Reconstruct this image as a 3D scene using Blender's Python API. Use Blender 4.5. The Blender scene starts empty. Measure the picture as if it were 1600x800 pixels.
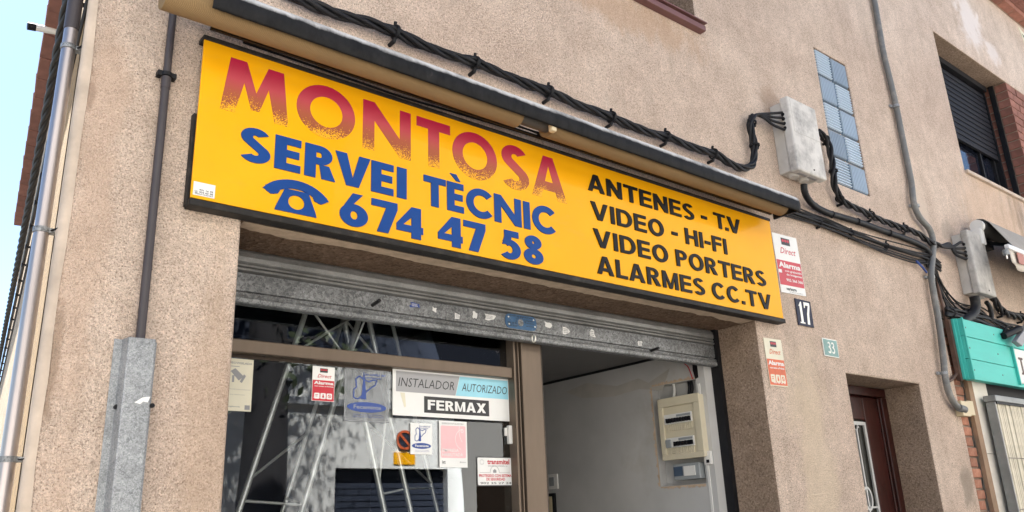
import bpy, bmesh, math, random
from mathutils import Vector, Matrix, noise
random.seed(7)
R = math.radians
SC = bpy.context.scene
COL = SC.collection

# ------------------------------------------------------------------ camera
CAM = Vector((0.0, -2.55, 1.6))
FPX = 1280.46                                   # focal length in pixels of a 1600 px wide frame
RX = Vector((0.780004, -0.624563, -0.038909))   # camera right
UX = Vector((-0.164816, -0.265022, 0.950052))   # camera up
FX = Vector((0.603679, 0.734632, 0.309656))     # view direction
cd = bpy.data.cameras.new('camera')
cd.sensor_width = 36.0; cd.lens = FPX / 1600 * 36.0
cd.clip_start = 0.05; cd.clip_end = 500
cam = bpy.data.objects.new('camera', cd)
cam.matrix_world = Matrix(((RX.x, UX.x, -FX.x, CAM.x), (RX.y, UX.y, -FX.y, CAM.y), (RX.z, UX.z, -FX.z, CAM.z), (0, 0, 0, 1)))
COL.objects.link(cam); SC.camera = cam
# ------------------------------------------------------------------ sky, sun, exposure
SUN = Vector((-0.05, 0.53, 0.84)).normalized()  # towards the sun: behind the shop, high on the left
W = bpy.data.worlds.new('World'); SC.world = W; W.use_nodes = True
wn = W.node_tree; bg = wn.nodes['Background']
sky = wn.nodes.new('ShaderNodeTexSky'); sky.sky_type = 'NISHITA'; sky.sun_disc = False
sky.sun_elevation = math.asin(SUN.z); sky.sun_rotation = math.atan2(SUN.x, SUN.y)
sky.altitude = 50; sky.air_density = 1.0; sky.dust_density = 0.4; sky.ozone_density = 3.0
wn.links.new(sky.outputs[0], bg.inputs[0]); bg.inputs[1].default_value = 0.050
sl = bpy.data.lights.new('sun', 'SUN'); sl.energy = 5.0; sl.angle = R(0.53); sl.color = (1.0, 0.95, 0.87)
so = bpy.data.objects.new('sun', sl); so.rotation_euler = (-SUN).to_track_quat('-Z', 'Y').to_euler(); so.location = (0, 0, 20)
COL.objects.link(so)
SC.render.engine = 'CYCLES'
SC.view_settings.view_transform = 'Standard'; SC.view_settings.look = 'None'
SC.view_settings.exposure = 2.5; SC.view_settings.gamma = 1
SC.cycles.max_bounces = 8; SC.cycles.diffuse_bounces = 5; SC.cycles.glossy_bounces = 4
SC.cycles.transparent_max_bounces = 12; SC.cycles.caustics_reflective = False; SC.cycles.caustics_refractive = False
SC.cycles.use_denoising = True

# ------------------------------------------------------------------ materials
def node_mat(name):
    m = bpy.data.materials.new(name); m.use_nodes = True
    nt = m.node_tree; b = nt.nodes['Principled BSDF']
    return m, nt, b
def nn(nt, t, **k):
    n = nt.nodes.new(t)
    for a, v in k.items():
        if hasattr(n, a): setattr(n, a, v)
        else: n.inputs[a].default_value = v
    return n
def ramp(nt, fac, stops):
    r = nt.nodes.new('ShaderNodeValToRGB'); e = r.color_ramp.elements
    while len(e) < len(stops): e.new(0.5)
    for i, (p, c) in enumerate(stops):
        e[i].position = p; e[i].color = (*c, 1) if len(c) == 3 else c
    nt.links.new(fac, r.inputs[0]); return r.outputs[0]
def mix(nt, f, a, b, mode='MIX'):
    m = nt.nodes.new('ShaderNodeMix'); m.data_type = 'RGBA'; m.blend_type = mode
    for i, v in ((0, f), (6, a), (7, b)):
        if hasattr(v, 'is_linked'): nt.links.new(v, m.inputs[i])
        else: m.inputs[i].default_value = v if i == 0 else ((*v, 1) if len(v) == 3 else v)
    return m.outputs[2]
def texco(nt, scale=(1, 1, 1)):
    t = nt.nodes.new('ShaderNodeTexCoord'); mp = nt.nodes.new('ShaderNodeMapping')
    mp.inputs['Scale'].default_value = scale
    nt.links.new(t.outputs['Object'], mp.inputs[0]); return mp.outputs[0]
def nz(nt, co, scale, detail=4, rough=0.6, dist=0.0):
    n = nn(nt, 'ShaderNodeTexNoise'); n.inputs['Scale'].default_value = scale
    n.inputs['Detail'].default_value = detail; n.inputs['Roughness'].default_value = rough
    n.inputs['Distortion'].default_value = dist
    nt.links.new(co, n.inputs['Vector']); return n.outputs[0]
def bump(nt, b, h, strength, dist, prev=None):
    n = nt.nodes.new('ShaderNodeBump'); n.inputs['Strength'].default_value = strength; n.inputs['Distance'].default_value = dist
    nt.links.new(h, n.inputs['Height'])
    if prev: nt.links.new(prev, n.inputs['Normal'])
    nt.links.new(n.outputs[0], b.inputs['Normal']); return n.outputs[0]
def M(name, col, rough=0.6, metal=0.0, var=0.0, vscale=6.0, dirt=None, dscale=3.0, dlo=.5, dhi=.75, bmp=0.0, bscale=60.0, bdist=.002, coat=0.0, stretch=(1, 1, 1), rnd=0.0, spec=None):
    m, nt, b = node_mat(name)
    b.inputs['Roughness'].default_value = rough; b.inputs['Metallic'].default_value = metal
    if spec is not None: b.inputs['Specular IOR Level'].default_value = spec
    if coat: b.inputs['Coat Weight'].default_value = coat; b.inputs['Coat Roughness'].default_value = .06
    co = texco(nt, stretch); out = None
    dark = tuple(c * (1 - var) for c in col); lite = tuple(min(1, c * (1 + var)) for c in col)
    if var:
        out = ramp(nt, nz(nt, co, vscale), [(.3, dark), (.7, lite)])
    if dirt:
        f = ramp(nt, nz(nt, co, dscale, 8, .7), [(dlo, (0, 0, 0)), (dhi, (1, 1, 1))])
        out = mix(nt, f, out if out else col, dirt)
    if rnd:
        oi = nt.nodes.new('ShaderNodeObjectInfo'); hv = nn(nt, 'ShaderNodeHueSaturation')
        mr = nn(nt, 'ShaderNodeMapRange'); mr.inputs[3].default_value = 1 - rnd; mr.inputs[4].default_value = 1 + rnd
        nt.links.new(oi.outputs['Random'], mr.inputs[0]); nt.links.new(mr.outputs[0], hv.inputs['Value'])
        if out: nt.links.new(out, hv.inputs['Color'])
        else: hv.inputs['Color'].default_value = (*col, 1)
        out = hv.outputs[0]
    if out: nt.links.new(out, b.inputs['Base Color'])
    else: b.inputs['Base Color'].default_value = (*col, 1)
    if bmp: bump(nt, b, nz(nt, co, bscale, 5, .65), bmp, bdist)
    return m

WEAR = [(9.3, 4.12, 1.5, .34, (.16, .13, .10), .75, 1.6, (5, 1, .5)), (8.15, 6.22, .32, .42, (.78, .70, .66), .8, 5, (1, 1, 1)), (8.6, 6.0, .22, .16, (.76, .68, .64), .7, 6, (1, 1, 1)),
        (6.12, 3.72, .16, .42, (.66, .55, .45), .7, 6, (1, 1, 1)), (5.98, 1.72, .10, .16, (.30, .25, .20), .7, 5, (1, 1, 1)), (.432, 2.93, .016, .10, (.28, .20, .15), .8, 9, (1, 1, 1)),
        (.430, 2.10, .018, .22, (.30, .22, .16), .8, 9, (1, 1, 1)), (.86, 1.95, .10, .75, (.52, .36, .24), .35, 4, (1, 1, .5)), (.47, 2.5, .07, 1.0, (.56, .40, .30), .5, 5, (1, 1, .6)),
        (4.2, 1.8, .22, .7, (.70, .58, .42), .5, 4, (1, 1, .6)), (3.0, 4.22, .8, .14, (.50, .32, .20), .5, 4, (2, 1, .7)), (4.25, 4.1, .14, .12, (.40, .28, .20), .6, 6, (1, 1, 1)),
        (6.55, 3.66, .12, .12, (.40, .33, .27), .6, 6, (1, 1, 1)), (7.6, 4.05, .8, .5, (.62, .42, .28), .4, 2.5, (1.5, 1, .6))]
def stucco(name, lo, hi, pit, grain=95, strength=.9, patches=True):
    m, nt, b = node_mat(name); b.inputs['Roughness'].default_value = .95
    b.inputs['Specular IOR Level'].default_value = .15
    co = texco(nt)
    big = ramp(nt, nz(nt, co, .9, 5, .6, .4), [(.32, lo), (.68, hi)])
    med = ramp(nt, nz(nt, co, 5.0, 6, .7), [(.30, (.80, .78, .76)), (.72, (1.10, 1.10, 1.11))])
    c = mix(nt, 1.0, big, med, 'MULTIPLY')
    g = nz(nt, co, grain, 3, .55)                        # the grains of the roughcast
    gp = ramp(nt, g, [(.30, (.05, .05, .05)), (.43, (1, 1, 1))])
    c = mix(nt, gp, pit, c)
    vo = nn(nt, 'ShaderNodeTexVoronoi'); vo.inputs['Scale'].default_value = grain * 1.25; nt.links.new(co, vo.inputs['Vector'])
    vs = nt.nodes.new('ShaderNodeSeparateColor'); nt.links.new(vo.outputs['Color'], vs.inputs[0])
    c = mix(nt, 1.0, c, ramp(nt, vs.outputs[0], [(0, (.66, .64, .62)), (.3, (.94, .94, .93)), (.8, (1.08, 1.08, 1.08)), (1, (1.28, 1.28, 1.28))]), 'MULTIPLY')
    g3 = nz(nt, co, grain * 2.6, 2, .5)
    gm = ramp(nt, g3, [(.35, (.84, .83, .82)), (.65, (1.12, 1.12, 1.12))])
    c = mix(nt, 1.0, c, gm, 'MULTIPLY')
    if patches:                                           # worn pale blotches and grey stains
        pf = ramp(nt, nz(nt, co, 1.6, 9, .72, 1.2), [(.66, (0, 0, 0)), (.78, (.55, .55, .55))])
        c = mix(nt, pf, c, (.62, .55, .48))
        sco = texco(nt, (6, 6, .8))
        sf = ramp(nt, nz(nt, sco, 1.1, 6, .65), [(.52, (0, 0, 0)), (.85, (.5, .5, .5))])
        c = mix(nt, sf, c, (.30, .235, .18))
        # local history of this wall: streaks below the sill, scuffs at the corner, repairs, lime blooms
        for cx, cz, rx, rz, col, amt, sc, st in WEAR:
            mp = nt.nodes.new('ShaderNodeMapping'); mp.vector_type = 'POINT'
            mp.inputs['Scale'].default_value = (1 / rx, 0, 1 / rz); mp.inputs['Location'].default_value = (-cx / rx, 0, -cz / rz)
            nt.links.new(co, mp.inputs[0])
            ln = nt.nodes.new('ShaderNodeVectorMath'); ln.operation = 'LENGTH'; nt.links.new(mp.outputs[0], ln.inputs[0])
            nf = nz(nt, texco(nt, st), sc, 7, .7, .6)
            ad = nn(nt, 'ShaderNodeMath', operation='MULTIPLY_ADD'); ad.inputs[1].default_value = -2.6; nt.links.new(nf, ad.inputs[0]); nt.links.new(ln.outputs['Value'], ad.inputs[2])
            f = ramp(nt, ad.outputs[0], [(0, (amt,) * 3), (.45, (0, 0, 0))]); 
            of = nt.nodes.new('ShaderNodeMath'); of.operation = 'ADD'; of.inputs[1].default_value = 1.0
            nt.links.new(ad.outputs[0], of.inputs[0]); r_ = f.node; nt.links.new(of.outputs[0], r_.inputs[0])
            r_.color_ramp.elements[0].position = .20; r_.color_ramp.elements[1].position = .72
            c = mix(nt, f, c, col)
    nt.links.new(c, b.inputs['Base Color'])
    n1 = bump(nt, b, nz(nt, co, 7, 3, .5), .35, .02)
    n2 = bump(nt, b, g, strength, .007, n1)
    n3 = bump(nt, b, vo.outputs['Distance'], .45, .006, n2)
    bump(nt, b, g3, .5, .003, n3)
    return m
STUCCO = stucco('roughcast_render', (.60, .472, .388), (.73, .60, .50), (.22, .15, .115), 180, 1.0)
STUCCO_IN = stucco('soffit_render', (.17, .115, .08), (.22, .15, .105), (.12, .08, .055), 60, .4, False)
STUCCO_REV_SHADE = stucco('shaded_reveal_render', (.25, .185, .14), (.32, .24, .18), (.15, .10, .075), 90, .6, False)  # darkened copy of the facade roughcast; reveal shade put into its colour
STUCCO_SIDE = stucco('side_render', (.56, .45, .33), (.64, .52, .39), (.40, .28, .18), 120, .6, False)
CEMENT = M('smooth_cement_corner', (.50, .41, .33), .9, var=.18, vscale=9, bmp=.5, bscale=60)
GOLDSTAIN = M('ochre_stained_render', (.30, .18, .065), .9, var=.35, vscale=30, bmp=.6, bscale=90, bdist=.004)
WHITEWALL = M('white_plaster', (.47, .465, .455), .9, var=.12, vscale=1.8, dirt=(.34, .30, .25), dscale=1.1, dlo=.55, dhi=.8, bmp=.25, bscale=25)
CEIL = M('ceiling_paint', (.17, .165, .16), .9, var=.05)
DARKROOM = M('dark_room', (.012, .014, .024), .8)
FLOOR = M('shop_floor', (.25, .22, .2), .6)

def yellow_face():
    m, nt, b = node_mat('yellow_acrylic'); co = texco(nt)
    c = ramp(nt, nz(nt, co, 1.3, 4), [(.3, (.80, .365, .004)), (.7, (.88, .42, .008))])
    f = ramp(nt, nz(nt, texco(nt, (1, 1, 2.5)), 9, 8, .7), [(.55, (0, 0, 0)), (.8, (.25, .25, .25))])
    c = mix(nt, f, c, (.62, .36, .07))
    nt.links.new(c, b.inputs['Base Color']); b.inputs['Roughness'].default_value = .28
    b.inputs['Specular IOR Level'].default_value = .08; b.inputs['Coat Weight'].default_value = .07; b.inputs['Coat Roughness'].default_value = .03
    bump(nt, b, nz(nt, co, 2.5, 2, .4), .12, .01)
    return m
YELLOW = yellow_face()
def worn_red():
    # crimson vinyl, worn away from below so that the yellow board shows through in specks
    m, nt, b = node_mat('worn_crimson_vinyl'); co = texco(nt)
    s = nt.nodes.new('ShaderNodeSeparateXYZ'); nt.links.new(co, s.inputs[0])
    h = nn(nt, 'ShaderNodeMapRange'); h.inputs[1].default_value = 2.955; h.inputs[2].default_value = 3.165
    nt.links.new(s.outputs[2], h.inputs[0])
    c = ramp(nt, h.outputs[0], [(0, (.25, .075, .025)), (.36, (.34, .085, .04)), (.62, (.45, .06, .08)), (1, (.41, .010, .05))])
    n = nz(nt, texco(nt, (1.0, 1, 1.3)), 230, 3, .55)
    big = nz(nt, co, 14, 3)
    a = nn(nt, 'ShaderNodeMath', operation='MULTIPLY_ADD'); a.inputs[1].default_value = .75; a.inputs[2].default_value = .43
    nt.links.new(h.outputs[0], a.inputs[0])
    a2 = nn(nt, 'ShaderNodeMath', operation='MULTIPLY_ADD'); a2.inputs[1].default_value = .35; nt.links.new(big, a2.inputs[0])
    a3 = nn(nt, 'ShaderNodeMath', operation='SUBTRACT'); nt.links.new(a.outputs[0], a3.inputs[0])
    nt.links.new(a2.outputs[0], a3.inputs[1]); a2.inputs[2].default_value = -.175
    g = nn(nt, 'ShaderNodeMath', operation='GREATER_THAN'); nt.links.new(n, g.inputs[0]); nt.links.new(a3.outputs[0], g.inputs[1])
    c = mix(nt, g.outputs[0], c, (.86, .41, .007))
    nt.links.new(c, b.inputs['Base Color']); b.inputs['Roughness'].default_value = .4; b.inputs['Specular IOR Level'].default_value = .25
    return m
CRIMSON = worn_red()
BLUEV = M('blue_vinyl', (.005, .052, .235), .45, spec=.2, var=.10, vscale=8)
BLACKV = M('black_vinyl', (.006, .006, .008), .5, spec=.2)
FRAME = M('weathered_black_frame', (.018, .016, .015), .6, spec=.25, dirt=(.08, .07, .06), dscale=14, dlo=.5, dhi=.9, bmp=.3, bscale=40)
DARK = M('dark_metal', (.009, .009, .011), .55, var=.3, spec=.25)
def hood():
    m, nt, b = node_mat('worn_hood_lit_edge')
    co = texco(nt, (1, 1, 1)); streak = texco(nt, (3.0, 1.5, 1.5))
    c = ramp(nt, nz(nt, streak, 5, 8, .75), [(.35, (.009, .009, .010)), (.62, (.020, .020, .021)), (.80, (.10, .085, .068))])
    s = nt.nodes.new('ShaderNodeSeparateXYZ'); nt.links.new(co, s.inputs[0])
    zz = nn(nt, 'ShaderNodeMapRange'); zz.inputs[1].default_value = 3.255; zz.inputs[2].default_value = 3.272
    n5 = nz(nt, co, 16, 6, .7)
    ad = nn(nt, 'ShaderNodeMath', operation='MULTIPLY_ADD'); ad.inputs[1].default_value = .028
    nt.links.new(n5, ad.inputs[0]); nt.links.new(s.outputs[2], ad.inputs[2])
    nt.links.new(ad.outputs[0], zz.inputs[0])
    bn = ramp(nt, nz(nt, texco(nt, (1, .3, .3)), 3.2, 7, .75), [(.34, (.2, .2, .2)), (.52, (1, 1, 1))])
    mu = nn(nt, 'ShaderNodeMath', operation='MULTIPLY'); nt.links.new(zz.outputs[0], mu.inputs[0]); nt.links.new(bn, mu.inputs[1])
    c = mix(nt, mu.outputs[0], c, (.62, .61, .59))  # pale top edge: sky highlight painted into the colour, broken by noise
    nt.links.new(c, b.inputs['Base Color']); b.inputs['Roughness'].default_value = .6
    b.inputs['Specular IOR Level'].default_value = .12
    bump(nt, b, nz(nt, co, 30, 5, .6), .25, .002)
    return m
HOOD = hood()
def fabric(name, col):
    m, nt, b = node_mat(name); b.inputs['Roughness'].default_value = .9
    co = texco(nt)
    w = nn(nt, 'ShaderNodeTexWave'); w.inputs['Scale'].default_value = 110; w.bands_direction = 'DIAGONAL'
    nt.links.new(co, w.inputs['Vector'])
    c = mix(nt, 1.0, ramp(nt, nz(nt, co, 4, 5), [(.3, tuple(x * .88 for x in col)), (.7, col)]), ramp(nt, w.outputs[0], [(0, (.85, .85, .85)), (1, (1, 1, 1))]), 'MULTIPLY')
    nt.links.new(c, b.inputs['Base Color']); bump(nt, b, w.outputs[0], .4, .002); return m
CANVAS = fabric('beige_awning_canvas', (.27, .175, .080))
def galvanised(name, a, b_, metal=.65, rough=.42, scale=60):
    m, nt, b = node_mat(name); co = texco(nt)
    v = nn(nt, 'ShaderNodeTexVoronoi'); v.inputs['Scale'].default_value = scale
    wv = nt.nodes.new('ShaderNodeVectorMath'); wv.operation = 'ADD'
    nt.links.new(co, wv.inputs[0]); nn2 = nn(nt, 'ShaderNodeTexNoise'); nn2.inputs['Scale'].default_value = scale * .8
    nt.links.new(co, nn2.inputs['Vector'])
    sc = nt.nodes.new('ShaderNodeVectorMath'); sc.operation = 'SCALE'; sc.inputs[3].default_value = .03
    nt.links.new(nn2.outputs[1], sc.inputs[0]); nt.links.new(sc.outputs[0], wv.inputs[1])
    nt.links.new(wv.outputs[0], v.inputs['Vector'])
    s = nt.nodes.new('ShaderNodeSeparateColor'); nt.links.new(v.outputs['Color'], s.inputs[0])
    c = ramp(nt, s.outputs[0], [(0, a), (1, b_)])
    d = ramp(nt, nz(nt, co, 5, 7, .7), [(.3, (.62, .62, .62)), (.7, (1.1, 1.1, 1.1))])
    c = mix(nt, 1, c, d, 'MULTIPLY')
    nt.links.new(c, b.inputs['Base Color']); b.inputs['Metallic'].default_value = metal
    rr = nn(nt, 'ShaderNodeMapRange'); rr.inputs[3].default_value = rough - .1; rr.inputs[4].default_value = rough + .18
    nt.links.new(s.outputs[1], rr.inputs[0]); nt.links.new(rr.outputs[0], b.inputs['Roughness'])
    bump(nt, b, nz(nt, co, 45, 4), .25, .002)
    return m
GALV = galvanised('galvanised_spangle', (.13, .135, .14), (.36, .37, .375), .5, .5, 130)
GALV2 = galvanised('galvanised_cover', (.18, .195, .205), (.50, .515, .53), .4, .55, 240)
SHUTTER = galvanised('shutter_slat_steel', (.25, .25, .245), (.31, .31, .30), .55, .45, 200)
BRONZE = M('bronze_aluminium', (.145, .110, .082), .4, .6, var=.08, stretch=(1, 1, .2), vscale=20)
BRONZE_D = M('bronze_dark_channel', (.05, .035, .025), .5, .4)
STEEL = M('polished_steel_tube', (.90, .88, .82), .32, .55)
STAINLESS = M('stainless_pipe', (.36, .325, .32), .33, .9, var=.06, stretch=(8, 8, .4), vscale=6)
BLACKP = M('black_cable_rubber', (.008, .008, .010), .55, spec=.3, var=.35, vscale=30, dirt=(.05, .048, .045), dscale=9, dlo=.55, dhi=.9)
CABLE2 = M('thin_black_cable', (.012, .011, .012), .6, spec=.25)
GREYPIPE = M('grey_corrugated_plastic', (.15, .152, .15), .55, var=.12, vscale=5, dirt=(.30, .28, .25), dscale=12)
BROWNPIPE = M('dark_brown_conduit', (.045, .037, .040), .5, .0, var=.2, vscale=5)
RUSTPIPE = M('rusty_brown_pipe', (.085, .045, .032), .6, var=.3, vscale=14)
BOXPL = M('weathered_grey_polyester', (.60, .58, .55), .75, var=.10, vscale=6, dirt=(.30, .29, .28), dscale=7, dlo=.46, dhi=.68, bmp=.35, bscale=50)
BOXPL2 = M('weathered_grey_box', (.50, .48, .45), .75, var=.12, vscale=8, dirt=(.26, .25, .235), dscale=9, dlo=.42, dhi=.7, bmp=.35, bscale=50)
BOXSIDE = M('grey_box_body', (.50, .48, .45), .7, var=.08, dirt=(.30, .28, .26), dscale=5, dlo=.5, dhi=.8)
CREAMPL = M('cream_plastic', (.62, .52, .34), .5, var=.06)
CREAMBOX = M('cream_fuse_box', (.62, .56, .42), .5, var=.05)
GREYPL = M('grey_plastic', (.30, .32, .33), .5)
WHITEPL = M('white_plastic', (.74, .73, .70), .5, var=.05)
WHITEP = M('white_sticker_paper', (.76, .76, .74), .5, var=.04)
OFFWP = M('aged_cream_paper', (.70, .66, .52), .6, var=.08)
REDP = M('red_sticker_print', (.50, .018, .035), .4, var=.06)
ORANGEP = M('faded_orange_print', (.62, .12, .04), .5, var=.12, vscale=20)
PINKP = M('pink_print', (.80, .48, .50), .5, var=.06)
GREYP = M('grey_print', (.27, .27, .28), .5)
CYANP = M('light_blue_print', (.30, .62, .74), .5, var=.08)
BLACKPR = M('black_print', (.03, .03, .032), .5)
BLUEPR = M('blue_print', (.03, .07, .28), .5)
TRANSP = M('translucent_grey_film', (.30, .31, .33), .3)
NAVYENAMEL = M('navy_enamel', (.005, .007, .030), .4, spec=.2)
WHITEENAMEL = M('white_enamel', (.80, .79, .74), .2)
GREENTILE = M('grey_green_tile', (.13, .27, .25), .35, var=.15, vscale=30, dirt=(.30, .33, .30), dscale=20, dlo=.55, dhi=.8)
TEAL = M('turquoise_painted_wood', (.060, .50, .43), .55, var=.08, vscale=4, dirt=(.10, .42, .37), dscale=18, dlo=.6, dhi=.8, bmp=.2, bscale=30, stretch=(.5, 1, 2))
MAHOG = M('varnished_mahogany', (.034, .0065, .005), .35, var=.45, vscale=8, stretch=(6, 6, .7), coat=.12, spec=.3)
IRON = M('silver_painted_iron', (.52, .53, .53), .4, .4)
FROST = M('frosted_door_glass', (.045, .045, .04), .2)
BRICK = M('fired_brick', (.34, .15, .095), .9, var=.25, vscale=12, dirt=(.52, .33, .22), dscale=16, dlo=.55, dhi=.85, bmp=.6, bscale=45, bdist=.004, rnd=.25)
BRICKD = M('dark_brick', (.25, .105, .075), .9, var=.25, vscale=14, bmp=.6, bscale=45, bdist=.004, rnd=.2)
MORTAR = M('mortar', (.30, .23, .18), .95, var=.2, bmp=.5)
TILE = M('terracotta_tile', (.27, .125, .10), .85, var=.2, vscale=9, bmp=.4, rnd=.15)
TRAV = M('travertine', (.76, .71, .63), .6, var=.10, vscale=5, dirt=(.18, .14, .11), dscale=22, dlo=.70, dhi=.78, stretch=(1, 1, 2.2), bmp=.3)
TRIM = M('brown_render_trim', (.30, .20, .13), .9, var=.15, bmp=.4)
SLATBLK = M('anthracite_blind_slat', (.012, .012, .016), .65, .0, rnd=.06, spec=.2)
WINGLASS_D = M('dark_window_glass', (.01, .012, .02), .05, coat=.5)
MAROON = M('maroon_sill_paint', (.16, .07, .065), .5, var=.1)
GATE = M('aged_cream_gate_metal', (.66, .61, .50), .4, .25, var=.15, vscale=10)
GATESIDE = M('grey_galvanised_case', (.24, .245, .24), .5, .4, var=.2, vscale=6, dirt=(.28, .12, .06), dscale=6, dlo=.68, dhi=.8)
ASPHALT = M('asphalt', (.065, .063, .06), .9, var=.2, vscale=20, bmp=.4)
PAVING = M('pavement', (.42, .385, .34), .85, var=.12)
OPPWALL = M('opposite_white_render', (.66, .65, .63), .9, var=.08, vscale=1.2)
NAVYPAINT = M('dark_navy_paint', (.012, .018, .036), .7)
BARK = M('bark', (.018, .016, .018), .9, var=.2)
LEAF = M('leaf', (.04, .055, .025), .6, var=.3, vscale=3)
GREYFAR = M('grey_render_far', (.40, .41, .43), .9, var=.06)
VALANCE = M('off_white_valance', (.60, .54, .47), .8, var=.05)
VALSTRIPE = M('faded_red_stripe', (.42, .20, .17), .8)
AWN2 = fabric('grey_beige_awning_cloth', (.40, .37, .33))
AWNBLK = M('black_awning_underside', (.03, .028, .026), .8)
WHITEMET = M('white_lacquered_rail', (.74, .75, .76), .3)
BLUETAPE = M('blue_plate_paint', (.045, .12, .24), .45, .2, var=.12, vscale=40, dirt=(.20, .26, .32), dscale=30, dlo=.55, dhi=.8)
CHIPPED = M('chipped_pale_plaster', (.52, .40, .29), .95, var=.2, vscale=20, bmp=.4)
def glass_mat(name, ior, tint):
    m = bpy.data.materials.new(name); m.use_nodes = True; nt = m.node_tree; nt.nodes.clear()
    o = nt.nodes.new('ShaderNodeOutputMaterial'); g = nt.nodes.new('ShaderNodeBsdfGlossy'); t = nt.nodes.new('ShaderNodeBsdfTransparent')
    g.inputs['Roughness'].default_value = 0.004; g.inputs['Color'].default_value = (.92, .96, 1, 1)
    t.inputs['Color'].default_value = (*tint, 1)
    f = nt.nodes.new('ShaderNodeFresnel'); f.inputs[0].default_value = ior
    mx = nt.nodes.new('ShaderNodeMixShader')
    nt.links.new(f.outputs[0], mx.inputs[0]); nt.links.new(t.outputs[0], mx.inputs[1]); nt.links.new(g.outputs[0], mx.inputs[2])
    nt.links.new(mx.outputs[0], o.inputs[0]); return m
GLASS = glass_mat('shop_glass', 1.72, (.90, .92, .93))
GBLOCK = M('glass_block_body', (.13, .19, .25), .12, rnd=.15, coat=.4)
GRIB = M('glass_rib_glint', (.42, .49, .55), .15, .2, rnd=.15, coat=.4)
GRIBW = M('glass_rib_bright_glint', (.58, .67, .74), .12, .1, rnd=.1, coat=.4)  # both rib tones hold painted sky glints, brighter on horizontal ribs

# ------------------------------------------------------------------ geometry helpers
def prep(o, label=None, cat=None, group=None, kind=None):
    if label: o['label'] = label
    if cat: o['category'] = cat
    if group: o['group'] = group
    if kind: o['kind'] = kind
    return o
def thing(name, label, cat, loc=(0, 0, 0), group=None):
    o = bpy.data.objects.new(name, None); o.location = loc; o.empty_display_size = .1
    COL.objects.link(o); return prep(o, label, cat, group)
def attach(o, parent):
    """parts keep world coordinates: undo the root's own location"""
    if parent is not None:
        o.parent = parent
        if parent.type == 'EMPTY': o.location = Vector(o.location) - Vector(parent.location)
    return o
class G:
    def __init__(s): s.v = []; s.f = []
    def add(s, vs, fs):
        k = len(s.v); s.v += [tuple(v) for v in vs]; s.f += [tuple(i + k for i in f) for f in fs]; return s
    def box(s, x0, x1, y0, y1, z0, z1):
        return s.add([(x0, y0, z0), (x1, y0, z0), (x1, y1, z0), (x0, y1, z0), (x0, y0, z1), (x1, y0, z1), (x1, y1, z1), (x0, y1, z1)],
                     [(0, 3, 2, 1), (4, 5, 6, 7), (0, 1, 5, 4), (1, 2, 6, 5), (2, 3, 7, 6), (3, 0, 4, 7)])
    def quad(s, a, b, c, d): return s.add([a, b, c, d], [(0, 1, 2, 3)])
    def tube(s, pts, r, n=8, caps=True, closed=False):
        pts = [Vector(p) for p in pts]; m = len(pts); rs = r if isinstance(r, (list, tuple)) else [r] * m
        k = len(s.v); T0 = (pts[1] - pts[0]).normalized()
        up = Vector((0, 0, 1)) if abs(T0.z) < .9 else Vector((1, 0, 0))
        N = (up - T0 * up.dot(T0)).normalized()
        for i, p in enumerate(pts):
            a = pts[max(0, i - 1)]; b = pts[min(m - 1, i + 1)]
            if closed: a = pts[i - 1]; b = pts[(i + 1) % m]
            T = (b - a).normalized(); N = (N - T * N.dot(T)).normalized(); B = T.cross(N)
            for j in range(n):
                t = 2 * math.pi * j / n; s.v.append(tuple(p + (N * math.cos(t) + B * math.sin(t)) * rs[i]))
        rng = m if closed else m - 1
        for i in range(rng):
            for j in range(n):
                a = k + i * n + j; b = k + i * n + (j + 1) % n; i2 = (i + 1) % m
                s.f.append((a, b, k + i2 * n + (j + 1) % n, k + i2 * n + j))
        if caps and not closed:
            s.f.append(tuple(k + j for j in reversed(range(n)))); s.f.append(tuple(k + (m - 1) * n + j for j in range(n)))
        return s
    def prism(s, poly, y0, y1, swap=None):
        """2D polygon in x,z pushed from y0 (front) to y1; ring strips are given as quads"""
        n = len(poly); area = sum(poly[i][0] * poly[(i + 1) % n][1] - poly[(i + 1) % n][0] * poly[i][1] for i in range(n))
        if area < 0: poly = poly[::-1]
        P = swap or (lambda x, y, z: (x, y, z))
        vs = [P(x, y0, z) for x, z in poly] + [P(x, y1, z) for x, z in poly]
        fs = [tuple(range(n)), tuple(range(2 * n - 1, n - 1, -1))] + [(i, i + n, (i + 1) % n + n, (i + 1) % n) for i in range(n)]
        return s.add(vs, fs)
    def build(s, name, mat, parent=None, bevel=0, smooth=False, label=None, loc=None):
        me = bpy.data.meshes.new(name); me.from_pydata(s.v, [], s.f); me.materials.append(mat)
        bm = bmesh.new(); bm.from_mesh(me)
        if loc is None: bmesh.ops.recalc_face_normals(bm, faces=bm.faces)
        bm.to_mesh(me); bm.free()
        if smooth:
            for p in me.polygons: p.use_smooth = True
            if smooth == 'auto':
                try: me.set_sharp_from_angle(angle=R(40))
                except Exception: pass
        o = bpy.data.objects.new(name, me); COL.objects.link(o)
        if loc: o.location = loc
        if bevel:
            b = o.modifiers.new('bevel', 'BEVEL'); b.width = bevel; b.segments = 2; b.limit_method = 'ANGLE'; b.angle_limit = R(35)
        if label: o['label'] = label
        return attach(o, parent)
def share(src, loc, parent, name=None):
    o = src.copy(); o.location = loc; o.parent = None; COL.objects.link(o)
    if name: o.name = name
    return attach(o, parent)
def at(px, py, y):
    """point of the place seen in the photograph at (px, py), lying at depth y behind (+) or before (-) the facade"""
    d = FX + RX * ((px - 800) / FPX) + UX * ((400 - py) / FPX)
    return CAM + d * ((y - CAM.y) / d.y)
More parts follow.
